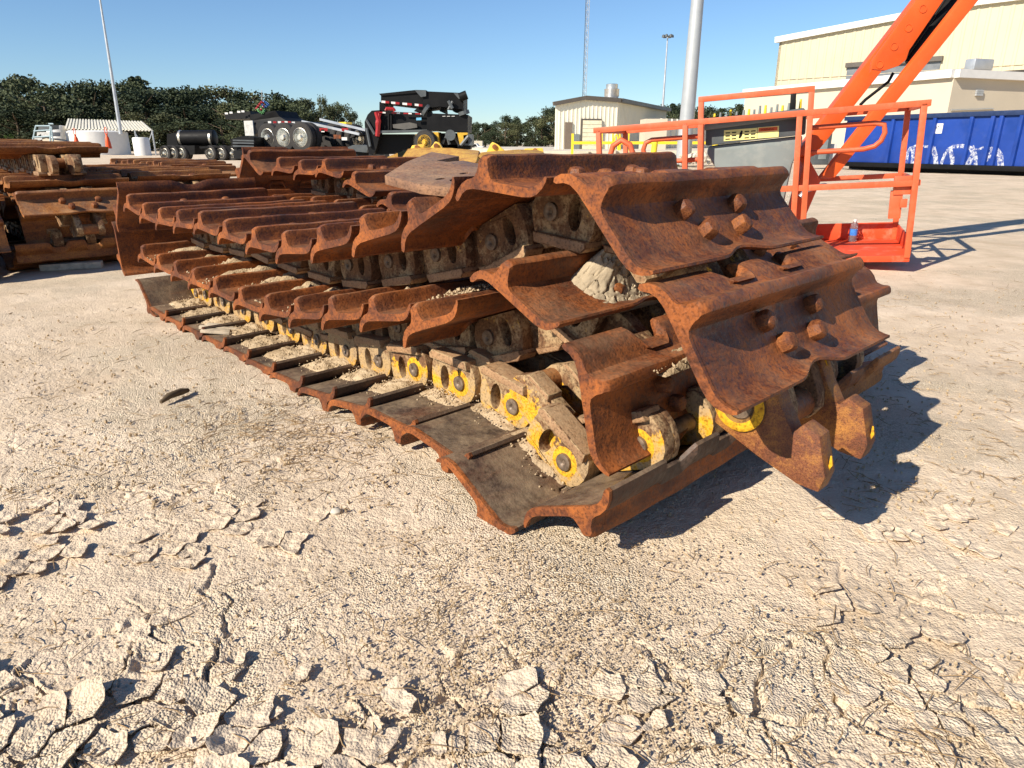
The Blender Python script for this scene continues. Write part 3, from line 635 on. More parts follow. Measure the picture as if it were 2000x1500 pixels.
#PART2
# ------------------------------------------------------------------ boom lift
def boom_lift():
    RB=at(1776,508,5.05); LB=at(1172,512,5.95); RT=at(1822,194,5.05)
    ex=(RB-LB); L=ex.length; ex.normalize(); up=(RT-RB).normalized(); ey=up.cross(ex).normalized(); ez=ex.cross(ey).normalized(); H=(RT-RB).dot(ez)
    M=Matrix(((ex.x,ey.x,ez.x,LB.x),(ex.y,ey.y,ez.y,LB.y),(ex.z,ey.z,ez.z,LB.z),(0,0,0,1)))
    r=empty('boom_lift',M=M); tag(r,'orange boom lift with a railed work basket resting low beside the tracks','boom lift')
    D=.92; T=.045
    f=MB()                                                      # work platform floor and toe boards
    f.box((0,0,0),(L,D,.03)); f.box((0,D-.01,.03),(L,D+.006,.17)); f.box((-.006,0,.03),(.006,D,.16)); f.box((0.0,-.012,-.012),(L,.010,.035)); f.box((L-.006,.02,.03),(L+.008,D,.15))
    f.build('platform_floor',[RED_F],r,30,.004)
    def fx(px): return (px-1172)/(1800-1172)*L if px<1800 else L
    b=MB(); X=[0.02,L*.06,L*.305,L*.355,L*.655,L*.685,L-.02]
    b.bar((-.02,0,H-.02),(L+.02,0,H-.02),T,.042)                # top rail
    b.bar((X[4],0,.50*H),(L,0,.50*H),.03,.042); b.bar((X[3],0,.50*H),(X[4],0,.50*H),.03,.042)
    b.bar((0,0,.50*H),(X[3],0,.50*H),.03,.042)
    b.bar((0,D,H-.03),(L,D,H-.03),T,.042); b.bar((0,D,.5*H),(X[3],D,.5*H),.03,.04); b.bar((X[4],D,.5*H),(L,D,.5*H),.03,.04)
    b.bar((L,0,H-.02),(L,D,H-.03),T,.042); b.bar((0,0,H-.02),(0,D,H-.03),T,.042); b.bar((L,0,.5*H),(L,D,.5*H),.03,.04); b.bar((0,0,.5*H),(0,D,.5*H),.03,.04)
    b.build('rail',[ORANGE_F],r,30,.004)
    p=MB()
    for x,z in ((.02,H-.02),(X[2],H-.02),(L-.02,H-.02)): p=MB(); p.bar((x,0,0.02),(x,0,z),.045,.04); p.build('post',[ORANGE_F],r,30,.004)
    for x in (X[3],X[5]): p=MB(); p.bar((x,0,0.02),(x,0,H+.135),.042,.04); p.build('post',[ORANGE_F],r,30,.004)
    p=MB(); p.bar((X[4],-.002,.02),(X[4],-.002,H-.04),.045,.04); p.build('post',[ORANGE_F],r,30,.004)
    for x in (.02,X[2],X[5],L-.02): p=MB(); p.bar((x,D,.02),(x,D,H-.04),.042,.042); p.build('post',[ORANGE_F],r,30,.004)
    g=MB(); g.bar((X[3]-.02,0,H+.14),(X[5]+.02,0,H+.14),.045,.04); g.build('gate_top_rail',[ORANGE_F],r,30,.004)
    # bent hand loops inside the two halves
    def loop(x0,x1,bend_left,y):
        zt=H-.125; zb=H-.30; c=.07; pts=[]
        if bend_left: pts=[(x1,y,zt),(x0+c,y,zt),(x0+.02,y,zt-.02),(x0,y,zt-.07),(x0+.01,y,zb+.06),(x0+.04,y,zb+.02),(x0+c+.03,y,zb),(x1,y,zb)]
        else: pts=[(x0,y,zt),(x1-c,y,zt),(x1-.01,y,zt-.015),(x1,y,zt-.07),(x1-.02,y,zb+.05),(x1-.06,y,zb+.015),(x1-.13,y,zb),(x0,y,zb)]
        l=MB(); l.tube(pts,.019,10); l.build('hand_loop',[ORANGE_F],r,50)
    loop(L*.155,X[3],True,.10); loop(X[5],L*.90,False,.10)
    a=MB(); pts=[(L*.045,.03,0.05),(L*.045,.03,H-.22),(L*.055,.03,H-.15),(L*.085,.03,H-.11),(L*.115,.03,H-.15),(L*.125,.03,H-.22),(L*.125,.03,.05)]
    a.tube(pts,.024,8); a.build('entry_arch',[ORANGE_F],r,50)
    # gate latch hardware on the right end
    k=MB(); k.box((L-.165,.03,.30),(L-.085,.06,.50)); k.box((L-.15,.02,.47),(L-.03,.07,.60)); k.tube([(L-.14,.015,.53),(L-.04,.015,.55),(L-.02,.03,.50)],.012,8); k.box((L-.10,.0,.38),(L-.055,.03,.44)); k.build('latch_plate',[ORANGE_F],r,30,.004)
    # controls
    c=MB(); x0,x1=L*.365,L*.665
    c.prism([(x0,H-.20),(x0,H-.05),(x0+.02,H-.02),(x1,H+.02),(x1+.02,H-.01),(x1+.02,H-.17)],.10,.42); console=c.build('control_box',[DARKP],r,30,.012)
    d=MB(); d.prism([(x0-.01,H-.085),(x0-.01,H-.04),(x1+.03,H+.0),(x1+.03,H-.045)],.07,.13); d.build('box_rim',[GREYP],console,30,.01)
    q=MB(); rr=random.Random(3)
    for i in range(16):
        x=x0+.05+(x1-x0-.08)*i/15; y=.17+.16*rr.random(); z=H-.015+.04*(i/15); h=.035+.03*rr.random()
        s=MB(); s.tube([(x,y,z-.02),(x+.004,y,z+h)],[.012,.008],8); s.build('switch',[GREYP if i%3 else YELLOW],console,40)
    s=MB(); s.box((x1-.10,.2,H+.0),(x1-.06,.23,H+.13)); s.build('joystick',[BLACK],console,30,.006)
    s=MB(); s.box((x0+.14,.096,H-.175),(x0+.385,.0985,H-.095)); s.build('instruction_label',[LABEL_Y],console,0)
    s=MB(); s.box((x0+.388,.096,H-.173),(x0+.54,.0985,H-.093)); st=s.build('warning_label',[LABEL_Y],console,0)
    s=MB(); s.box((x0+.395,.0945,H-.125),(x0+.53,.0958,H-.098)); s.build('label_band',[ORANGE],console,0)
    text('WARNING',.020,M@Vector((x0+.41,.0938,H-.1185)),M,BLACK,'warning_text',console,r)
    for i in range(5):
        for j in range(3):
            if i in(2,): continue
            s=MB(); s.box((x0+.152+i*.047,.0945,H-.166+j*.023),(x0+.185+i*.047,.0958,H-.158+j*.023)); s.build('label_line',[BLACK],console,0)
    s=MB(); s.prism([(x0+.25,H-.16),(x0+.262,H-.163),(x0+.275,H-.145),(x0+.28,H-.11),(x0+.268,H-.105),(x0+.257,H-.125)],.0945,.0958); s.build('label_arrow',[BLACK],console,0)
    n=MB(); n.prism([(x0+.02,H-.205),(x0+.0,H-.25),(x0+.08,H-.38),(x0+.10,H-.66),(x0+.14,.10),(x1-.14,.10),(x1-.10,H-.62),(x1-.06,H-.38),(x1-.0,H-.24),(x1,H-.175)],.14,.40); n.build('console_stand',[GREYP],r,30,.02)
    # boom: main jib beam, gusset with holes, lower link, black cylinder
    MI=M.inverted()
    def Lc(u,v,Y): return MI@at(u,v,Y)
    def beam(u0,v0,u1,v1,u2,v2,u3,v3,Y0,Y1,dep,name,mat,ext=0.0,holes=None):
        "quad face (two edges) between depth Y0 at the bottom and Y1 at the top, given real thickness"
        a,b_,c_,d_=at(u0,v0,Y0),at(u1,v1,Y0),at(u2,v2,Y1),at(u3,v3,Y1)
        c_=c_+(c_-b_)*ext; d_=d_+(d_-a)*ext
        nn=(b_-a).cross(d_-a).normalized()
        if nn.y<0: nn=-nn
        m=MB(); vs=[MI@p for p in (a,b_,c_,d_,a+nn*dep,b_+nn*dep,c_+nn*dep,d_+nn*dep)]
        m.add(vs,[(0,1,2,3),(7,6,5,4),(0,4,5,1),(1,5,6,2),(2,6,7,3),(3,7,4,0)]); return m.build(name,[mat],r,30,.008)
    beam(1552,305,1592,303,1833,0,1788,0,5.9,6.15,.16,'boom_beam',ORANGE,1.6)
    beam(1603,347,1631,347,1912,0,1878,0,5.62,5.75,.08,'boom_link',ORANGE,1.6)
    beam(1540,440,1562,450,1604,352,1575,300,5.75,5.9,.10,'boom_pivot_arm',ORANGE,0)
    # gusset plate on the boom beam
    o=at(1697,142,5.90); exx=(at(1785,0,5.97)-o).normalized()
    G=[(1697,143),(1700,137),(1725,139),(1752,130),(1766,118),(1772,100),(1840,0),(1787,0),(1700,120)]
    pp=[at(u,v,5.90+.07*(142-v)/142) for u,v in G]; nn=(pp[5]-pp[0]).cross(pp[7]-pp[0]).normalized()
    if nn.y>0: nn=-nn
    m=MB(); vs=[MI@(p+nn*.03) for p in pp]+[MI@(p) for p in pp]; n=len(pp)
    m.add(vs,[tuple(range(n)),tuple(range(2*n-1,n-1,-1))]+[(i,i+n,(i+1)%n+n,(i+1)%n) for i in range(n)]); gp=m.build('gusset_plate',[ORANGE],r,30,.004)
    for u,v in ((1798,20),(1770,57),(1742,93),(1714,128)):
        p=at(u,v,5.90+.07*(142-v)/142)+nn*.031; m=MB(); zz=nn; xx=zz.cross(Vector((0,0,1))).normalized(); yy=zz.cross(xx)
        m.lathe([(.030,0),(.030,.004),(.024,.004),(.024,-.010),(.001,-.012)],20,0,MI@Matrix(((xx.x,yy.x,zz.x,p.x),(xx.y,yy.y,zz.y,p.y),(xx.z,yy.z,zz.z,p.z),(0,0,0,1)))); m.build('lightening_hole',[ORANGE],gp,40)
    m=MB(); m.tube([Lc(1772,122,6.12),Lc(1800,78,6.15),Lc(1835,34,6.2),Lc(1905,-60,6.3)],[.02,.058,.062,.062],18); m.build('hydraulic_cylinder',[BLACK],r,50)
    m=MB(); m.tube([Lc(1768,112,6.08),Lc(1800,48,6.1),Lc(1850,-10,6.1),Lc(1900,-90,6.1)],.016,10); m.tube([Lc(1772,108,6.06),Lc(1808,58,6.06),Lc(1842,5,6.06),Lc(1890,-80,6.1)],.010,8); m.tube([Lc(1745,142,5.98),Lc(1735,160,6.0),Lc(1690,195,5.95),Lc(1680,205,5.95)],.012,8); m.build('hydraulic_hose',[BLACK],r,50)
    m=MB(); m.tube([Lc(1563,385,5.6),Lc(1575,372,5.6),Lc(1590,366,5.6),Lc(1612,363,5.7)],.022,10); m.tube([Lc(1600,365,5.6),Lc(1620,366,5.6)],.02,10); m.build('pivot_pin',[GALV],r,50)
    # water bottle on the platform
    bp=M@Vector((L*.852,D-.13,.032)); m=MB()
    m.lathe([(.001,0),(.030,.0),(.033,.012),(.033,.05),(.031,.055)],20,0); m.lathe([(.0335,.052),(.0335,.105)],20,1); m.lathe([(.031,.105),(.033,.112),(.030,.135),(.014,.165),(.013,.17)],20,0); m.lathe([(.015,.168),(.015,.185),(.001,.187)],16,2)
    o=m.build('water_bottle',[CLEAR,LABEL_B,WHITE],None,50,loc=bp); tag(o,'small clear water bottle with a blue label standing on the lift basket floor','water bottle')
def text(s,size,loc,M,mat,name,parent,root):
    cu=bpy.data.curves.new(name,'FONT'); cu.body=s; cu.size=size; cu.extrude=.0004
    t=bpy.data.objects.new(name+'_tmp',cu); C.objects.link(t); dg=bpy.context.evaluated_depsgraph_get()
    me=bpy.data.meshes.new_from_object(t.evaluated_get(dg)); bpy.data.objects.remove(t); me.materials.clear(); me.materials.append(mat); me.name=name
    for p in me.polygons: p.material_index=0
    me.transform(Matrix.Rotation(R(90),4,'X')); o=obj(name,me,parent); o.location=root.matrix_world.inverted()@loc if root else loc
    return o
LABEL_Y=plain('cream_yellow_label',(0.80,0.70,0.25),0.5); LABEL_B=plain('blue_bottle_label',(0.05,0.20,0.60),0.3,0,0.3,40)
CLEAR=NT('clear_plastic'); CLEAR.b.inputs['Transmission Weight'].default_value=0.9; CLEAR.b.inputs['IOR'].default_value=1.2; CLEAR=CLEAR.set((0.85,0.9,0.95),0.08,0,0.5)
boom_lift()
# ------------------------------------------------------------------ dumpster
def corrug(mb,p,q,z0,z1,pitch,dep,mi=0,thick=.06,top=None):
    "sheet wall with square ribs from p to q (outside on the right-hand side going p to q); top(s) may vary the height"
    p=Vector(p);q=Vector(q); d=q-p; L=d.length; d.normalize(); n=Vector((d.y,-d.x,0)); k=max(1,int(L/pitch)); pts=[]
    for i in range(k):
        s=i*L/k; w_=L/k
        pts+=[(s,0),(s+.62*w_,0),(s+.70*w_,dep),(s+.92*w_,dep)]
    pts.append((L,0)); vs=[]
    for s,o in pts:
        b=p+d*s+n*o; zt=z1 if top is None else top(s/L); vs+=[(b.x,b.y,z0),(b.x,b.y,zt)]
    for s in (L,0):
        b=p+d*s-n*thick; zt=z1 if top is None else top(s/L); vs+=[(b.x,b.y,z0),(b.x,b.y,zt)]
    N=len(vs)//2; fs=[(2*i,2*((i+1)%N),2*((i+1)%N)+1,2*i+1) for i in range(N)]
    mb.add(vs,fs,mi); return mb
def dumpster():
    A=gr(1640,331); B=gr(2000,344.5); d=(B-A).normalized(); Ld=6.9; n=Vector((-d.y,d.x,0))
    if n.y<0: n=-n
    M=Matrix(((d.x,n.x,0,A.x),(d.y,n.y,0,A.y),(0,0,1,0),(0,0,0,1))); r=empty('dumpster',M=M); tag(r,'long blue roll-off dumpster with white spray paint on its ribbed side','dumpster')
    Hh=(at(1645,228,A.y).z); z0=.18
    b=MB(); b.box((0,0,z0),(Ld,.05,Hh)); b.box((0,2.3,z0),(Ld,2.35,Hh)); b.box((0,.05,z0),(.05,2.3,Hh)); b.box((Ld-.05,.05,z0),(Ld,2.3,Hh)); b.box((.05,.05,z0),(Ld-.05,2.3,z0+.06)); b.build('body',[BLUE],r,30,.01)
    b=MB(); b.box((-.06,-.09,Hh-.14),(Ld+.06,.06,Hh)); b.box((-.06,2.29,Hh-.14),(Ld+.06,2.44,Hh)); b.box((-.06,.06,Hh-.14),(.06,2.29,Hh)); b.build('top_rail',[DBLUE],r,30,.015)
    b=MB(); b.box((-.02,-.07,z0-.05),(Ld+.02,.02,z0+.10)); b.build('bottom_rail',[BLACK],r,30,.01)
    for y in (.35,1.85): b=MB(); b.box((0.1,y,0.02),(Ld-.1,y+.12,z0-.002)); b.build('skid',[BLACK],r,30)
    for x in [(gr(u,336+ (u-1640)*.037)-A).dot(d) for u in (1646,1672,1728,1800,1858,1930,1990)]+[5.1,5.9,6.7]:
        b=MB(); b.prism([(x,-.0),(x+.02,-.085),(x+.12,-.085),(x+.14,-.0)],z0+.10,Hh-.14,M=Matrix.Rotation(R(90),4,'X')@Matrix.Scale(-1,4,(0,0,1)) if False else Matrix(((1,0,0,0),(0,0,1,0),(0,1,0,0),(0,0,0,1)))); b.build('rib',[BLUE],r,30,.006)
    def onf(u,v,e=.004):                       # place on the near face
        ry=ray(u,v); o=Vector((0,0,CAM_H)); nn=-n; t=(A-n*e-o).dot(nn)/ry.dot(nn); return M.inverted()@(o+ry*t)
    c0=onf(1818,261); c1=onf(1843,241); s=MB(); s.box((c0.x,-.012,c0.z),(c1.x,-.001,c1.z)); st=s.build('sticker',[WHITE],r,30)
    for k in range(6):
        q=MB(); x=c0.x+.08+.06*(k%3); z=c1.z-.10-.055*(k//3)-.02*(k%2); q.box((x,-.014,z),(x+.035,-.0125,z+.025)); q.build('sticker_mark',[BLACK],st,0)
    # spray paint strokes: bent bands of fading white paint, mist thickness
    strokes=[([(1770,322),(1772,300),(1779,288)],3.0),([(1777,289),(1790,284),(1806,285)],1.6),([(1783,288),(1783,305),(1781,326)],3.0),([(1822,288),(1827,305),(1828,327)],4.2),([(1806,286),(1822,287),(1826,289)],2.2),([(1846,300),(1840,315),(1836,330)],2.6),
      ([(1847,302),(1852,292),(1862,286),(1880,285),(1896,289)],3.0),([(1856,293),(1860,310),(1860,330)],3.6),([(1897,286),(1902,300),(1893,316),(1886,331)],4.4),([(1903,291),(1906,312),(1905,328)],3.0),([(1907,293),(1915,290),(1921,288)],1.8),([(1924,293),(1938,289),(1947,292)],2.0),([(1941,290),(1932,305),(1921,318),(1918,331)],3.4),([(1944,291),(1953,304),(1955,330)],4.6)]
    m=MB()
    for pts,wd in strokes:
        P=[onf(u,v) for u,v in pts]; k=len(P)
        for i in range(k-1):
            steps=5
            for j in range(steps):
                a=P[i].lerp(P[i+1],j/steps); b_=P[i].lerp(P[i+1],(j+1)/steps); t=(b_-a).normalized(); nx=Vector((-t.z,0,t.x))*wd*.019
                m.add([(a.x-nx.x,-.004,a.z-nx.z),(b_.x-nx.x,-.004,b_.z-nx.z),(b_.x+nx.x,-.004,b_.z+nx.z),(a.x+nx.x,-.004,a.z+nx.z)],[(0,1,2,3)])
    m.build('spray_paint',[SPRAY],r,0)
DBLUE=plain('dark_blue_rail_paint',(0.012,0.028,0.085),0.5)
SPRAY=NT('white_spray_paint'); _co=SPRAY.coord(False); _f=SPRAY.ramp(SPRAY.mth('ADD',SPRAY.noise(_co,9,5,.7),SPRAY.mth('MULTIPLY',SPRAY.noise(_co,60,2),.4)),[(0.62,0.0),(0.88,0.95)])
SPRAY.l(_f,SPRAY.b.inputs['Alpha']); SPRAY=SPRAY.set((0.82,0.84,0.86),0.6)
dumpster()
# ------------------------------------------------------------------ buildings on the right
def quadwall(mb,pts,thick_dir,mi=0):
    n=len(pts); P=[Vector(p) for p in pts]; Q=[p+Vector(thick_dir) for p in P]
    mb.add(P+Q,[tuple(range(n)),tuple(range(2*n-1,n-1,-1))]+[(i,i+n,(i+1)%n+n,(i+1)%n) for i in range(n)],mi)
def dark_bin():
    o=at(1606,322,27); r=empty('utility_cabinet',o); tag(r,'dark grey cabinet standing at the left end of the blue dumpster','cabinet')
    m=MB(); m.box((-.32,0,0),(.22,.6,1.15)); m.build('cabinet_body',[DARKP],r,30,.02)
    m=MB(); m.box((.24,.2,.05),(.55,.6,.75)); m.build('panel',[WHITE],r,30,.02)
    m=MB(); m.box((-.2,-.02,.2),(.1,-.005,.9)); m.build('door',[GREYP],r,30,.01)
dark_bin()
def warehouse():
    A=at(1499,281,58.0); A.z=0; d=Vector((.71,-.70,0)).normalized(); n=Vector((d.y,-d.x,0))  # n points to the viewer side
    r=empty('warehouse',A); tag(r,'large cream metal warehouse with a white roof edge and a dark louvre band','warehouse')
    def on(u,v,e=0.0):
        ry=ray(u,v); o=Vector((0,0,CAM_H)); t=((A+n*e)-o).dot(n)/ry.dot(n); p=o+ry*t; return (p-A)
    tl=on(1508,84); t2=on(1790,31); t3=on(1915,7); t4=on(2000,-2)
    s=lambda p:(p.x*d.x+p.y*d.y)
    sl1=(t2.z-tl.z)/(s(t2)-s(tl)); z0=tl.z; s3=s(t3); zt=z0+sl1*s3; LL=48
    def top(f):
        x=f*LL; return z0+sl1*x if x<s3 else zt+0.10*sl1*(x-s3)
    m=MB(); p0=Vector((0,0,0)); 
    corrug(m,d*0,d*LL,0,z0,0.62,.035,0,.3,top); m.build('wall',[CREAM],r,0)
    m=MB(); q=[d*0-Vector((0,0,-z0))+d*-.25,d*s3+Vector((0,0,zt)),d*LL+Vector((0,0,top(1)))]
    for a,b in ((q[0],q[1]),(q[1],q[2])): m.bar(a+n*.14+Vector((0,0,.16)),b+n*.14+Vector((0,0,.16)),.36,.40)
    m.build('roof_edge',[WHITE],r,30)
    m=MB(); back=-n*30; P=[Vector((0,0,z0)),d*s3+Vector((0,0,zt)),d*LL+Vector((0,0,top(1)))]; 
    m.add(P+[p+back for p in P],[(0,1,4,3),(1,2,5,4)]); m.build('roof',[WHITE],r,0)
    m=MB(); quadwall(m,[Vector((0,0,0)),-n*30,-n*30+Vector((0,0,z0)),Vector((0,0,z0))],d*.2); m.build('side_wall',[CREAM],r,0)
    # louvre band
    a=on(1655,133,.05); b=on(1838,119,.05); zb=on(1655,162,.05).z; sa,sb=s(a),s(b); zt2=(a.z+b.z)/2+.1
    m=MB(); m.add([d*sa+n*.06+Vector((0,0,zb)),d*sb+n*.06+Vector((0,0,zb)),d*sb+n*.06+Vector((0,0,zt2)),d*sa+n*.06+Vector((0,0,zt2))],[(0,1,2,3)]); win=m.build('louvre_window',[GLASSD],r,0)
    m=MB(); m.bar(d*(sa-.1)+n*.12+Vector((0,0,zt2+.06)),d*(sb+.1)+n*.12+Vector((0,0,zt2+.06)),.3,.30); m.build('lintel',[BROWN],win,30)
    m=MB(); m.bar(d*(sa-.6)+n*.2+Vector((0,0,zb-.14)),d*(sb+.6)+n*.2+Vector((0,0,zb-.14)),.35,.26); m.build('sill',[WHITE],win,30)
    z=on(1575,153).z; m=MB(); m.bar(d*.2+n*.045+Vector((0,0,z)),d*LL+n*.045+Vector((0,0,z)),.05,.03); m.build('wall_seam',[DIRTY],r,0)
    # lower annex in front
    K=at(1838,281,33.0); K.z=0; r2=empty('annex',K); tag(r2,'low pale flat-roofed annex in front of the warehouse, behind the dumpster','building')
    zt=at(1838,146,33.0).z; e1=Vector((-.42,.91,0)).normalized(); e2=Vector((.93,.36,0)).normalized()
    m=MB(); P=[Vector((0,0,0)),e2*18,e2*18+e1*12,e1*13]; 
    m.add(P+[p+Vector((0,0,zt)) for p in P],[(0,1,5,4),(1,2,6,5),(2,3,7,6),(3,0,4,7),(4,5,6,7)]); m.build('wall',[CREAM2],r2,0)
    m=MB(); n2=Vector((e2.y,-e2.x,0)); n1=Vector((-e1.y,e1.x,0)); 
    m.bar(n2*.1-e2*.0+Vector((0,0,zt+.05)),e2*18+n2*.1+Vector((0,0,zt+.05)),.28,.34); m.bar(n1*.1+Vector((0,0,zt+.052)),e1*13+n1*.1+Vector((0,0,zt+.052)),.28,.34); m.build('roof_edge',[WHITE],r2,30)
    m=MB(); m.bar(e2*.8+Vector((0,0,zt+.45)),e2*2.0+Vector((0,0,zt+.45)),.5,.45); m.build('roof_duct',[GALV],r2,30,.05)
    m=MB(); m.prism([(2.6,zt+.24),(16,zt+.24),(16,zt+1.05),(9,zt+.72)],.6,.9,M=Matrix(((e2.x,-e2.y,0,0),(e2.y,e2.x,0,0),(0,0,1,0),(0,0,0,1)))); m.build('roof_screen',[BROWN],r2,0)
    def on2(u,v):
        ry=ray(u,v); o=Vector((0,0,CAM_H)); t=(K-o).dot(n2)/ry.dot(n2); return o+ry*t-K
    v0=on2(1903,187); v1=on2(1918,177); 
    m=MB()
    for k in range(3): z=v0.z+(v1.z-v0.z)*k/3; m.box((v0.dot(e2),-.10,z),(v1.dot(e2),-.01,z+.10),0,Matrix(((e2.x,-e2.y,0,0),(e2.y,e2.x,0,0),(0,0,1,0),(0,0,0,1))))
    m.build('wall_vent',[GALV],r2,30)
    g0=on2(1856,215); g1=on2(1938,212); m=MB(); m.bar(g0+n2*.05,g1+n2*.05,.05,.04); m.build('pipe',[GALV],r2,30)
DIRTY=plain('dirty_seam',(0.5,0.43,0.3),0.7)
warehouse()
def pad_and_shed():
    # raised loading pad with its pale front
    Y0=38.0; zt=at(1100,294.5,Y0).z; m=MB()
    x0=at(1050,290,Y0).x; m.add([(x0,Y0,-.2),(18,Y0-.4,-.2),(44,90,-.2),(-10,95,-.2),(x0,Y0,zt),(18,Y0-.4,zt),(44,90,zt),(-10,95,zt)],[(0,1,5,4),(1,2,6,5),(2,3,7,6),(3,0,4,7),(4,5,6,7)])
    o=m.build('pavement',[CONC],None,0); tag(o,kind='structure',label='raised pale concrete pad by the shed')
    Y=50.0; A=at(1085,292,Y); A.z=zt; B=at(1203,292,Y+1.2); B.z=zt; Cc=at(1296,290,Y+15); Cc.z=zt
    d=(B-A); L1_=d.length; d.normalize(); d2=(Cc-B); L2_=d2.length; d2.normalize(); n=Vector((d.y,-d.x,0)); n2=Vector((d2.y,-d2.x,0))
    ez1=at(1087,203,Y).z; zpk=at(1142,191,Y+.5).z; ez2=at(1204,196,Y+1.2).z
    r=empty('shed',A); tag(r,'small cream metal shed with a brown roof edge, a roller door and a roof ventilator','shed')
    m=MB(); pk=.46
    def top(f): return ez1+(zpk-ez1)*f/pk if f<pk else zpk+(ez2-zpk)*(f-pk)/(1-pk)
    corrug(m,Vector((0,0,0)),d*L1_,0,ez1-zt,.30,.03,0,.2,lambda f:top(f)-zt); 
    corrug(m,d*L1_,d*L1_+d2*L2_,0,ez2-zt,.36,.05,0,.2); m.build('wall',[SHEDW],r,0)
    m=MB(); up=Vector((0,0,-zt)); a=d*-.25+Vector((0,0,ez1))+up+n*.1; b=d*(L1_*pk)+Vector((0,0,zpk))+up+n*.1; c=d*(L1_+.12)+Vector((0,0,ez2))+up+n*.1; e=c+d2*(L2_+.2)+n2*.1
    m.bar(a,b,.3,.26); m.bar(b,c,.3,.26); m.bar(c,e,.3,.26); m.build('roof_edge',[BROWN],r,30)
    m=MB(); m.add([a,b,c,a+d2*L2_,b+d2*L2_,c+d2*L2_],[(0,1,4,3),(1,2,5,4)]); m.build('roof',[GALV],r,0)
    def f2(u): p=at(u,281,Y+.6); return (p-A).dot(d)
    def zz(v): return at(1140,v,Y+.6).z-zt
    x0,x1=f2(1131),f2(1175); m=MB(); m.box((x0,.02,0),(x1,.12,zz(232)),0,Matrix(((d.x,-d.y,0,0),(d.y,d.x,0,0),(0,0,1,0),(0,0,0,1)))@Matrix.Translation((0,-.18,0))); 
    fr=m.build('door_frame',[BROWN],r,30)
    m=MB(); 
    for k in range(7): h=(zz(235))/7; m.box((x0+.12,-.20,h*k+.01),(x1-.02,-.17,h*(k+1)-.01),0,Matrix(((d.x,-d.y,0,0),(d.y,d.x,0,0),(0,0,1,0),(0,0,0,1))))
    m.build('roller_door',[ROLL],r,0)
    x0,x1=f2(1098),f2(1113); m=MB(); m.box((x0,-.12,0),(x1,-.03,zz(239)),0,Matrix(((d.x,-d.y,0,0),(d.y,d.x,0,0),(0,0,1,0),(0,0,0,1)))); dr=m.build('door',[DOORP],r,30)
    x0,x1=f2(1115),f2(1129); m=MB(); m.box((x0,-.09,0),(x1,-.02,zz(262)),0,Matrix(((d.x,-d.y,0,0),(d.y,d.x,0,0),(0,0,1,0),(0,0,0,1)))); m.build('wall_panel',[GREYP],r,30)
    m=MB(); c=at(1194.5,190,Y+4)-A; k=(at(1209,160,Y+4).x-at(1180,160,Y+4).x)/2; zb=zz(194); zt3=at(1194,164,Y+4).z-zt
    hh=zt3-zb; c.z=0; m.lathe([(.62*k,zb-.8),(.62*k,zb+.12*hh),(.9*k,zb+.25*hh),(1.0*k,zb+.35*hh),(1.0*k,zb+.68*hh),(1.04*k,zb+.72*hh),(.80*k,zb+.74*hh),(.80*k,zb+.98*hh),(.7*k,zb+hh),(.01,zb+hh)],24,0,Matrix.Translation(c)); m.build('roof_ventilator',[CHROME2],r,40)
    # long low annexe of sheets behind the lift: striped fence-like wall
    A2=at(1203,292,57)+Vector((0,0,0)); A2.z=zt; B2=at(1500,292,70); B2.z=zt; m=MB(); corrug(m,A2+Vector((3.5,0,0)),B2,zt,at(1350,236,63).z,.75,.10,0,.2); o=m.build('metal_fence',[GREYW],None,0); tag(o,'ribbed grey-white sheet wall running behind the thick pole','wall')
    m=MB(); P=at(1247,295,49); Q=at(1306,296,46); zt4=at(1270,233,48).z
    m.box((P.x,47,zt),(Q.x,49,zt4)); 
    o=m.build('container',[CREAM2],None,30); tag(o,'plain pale storage box behind the yellow rails beside the shed','container')
CHROME2=plain('dull_aluminium',(0.62,0.60,0.56),0.35,0.85,0.1,3); ROLL=plain('cream_roller_door',(0.80,0.73,0.52),0.5); GREYW=plain('grey_white_sheet',(0.66,0.64,0.57),0.6,0,0.1,1)
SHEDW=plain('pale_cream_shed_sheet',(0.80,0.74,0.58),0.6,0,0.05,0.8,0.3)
pad_and_shed()
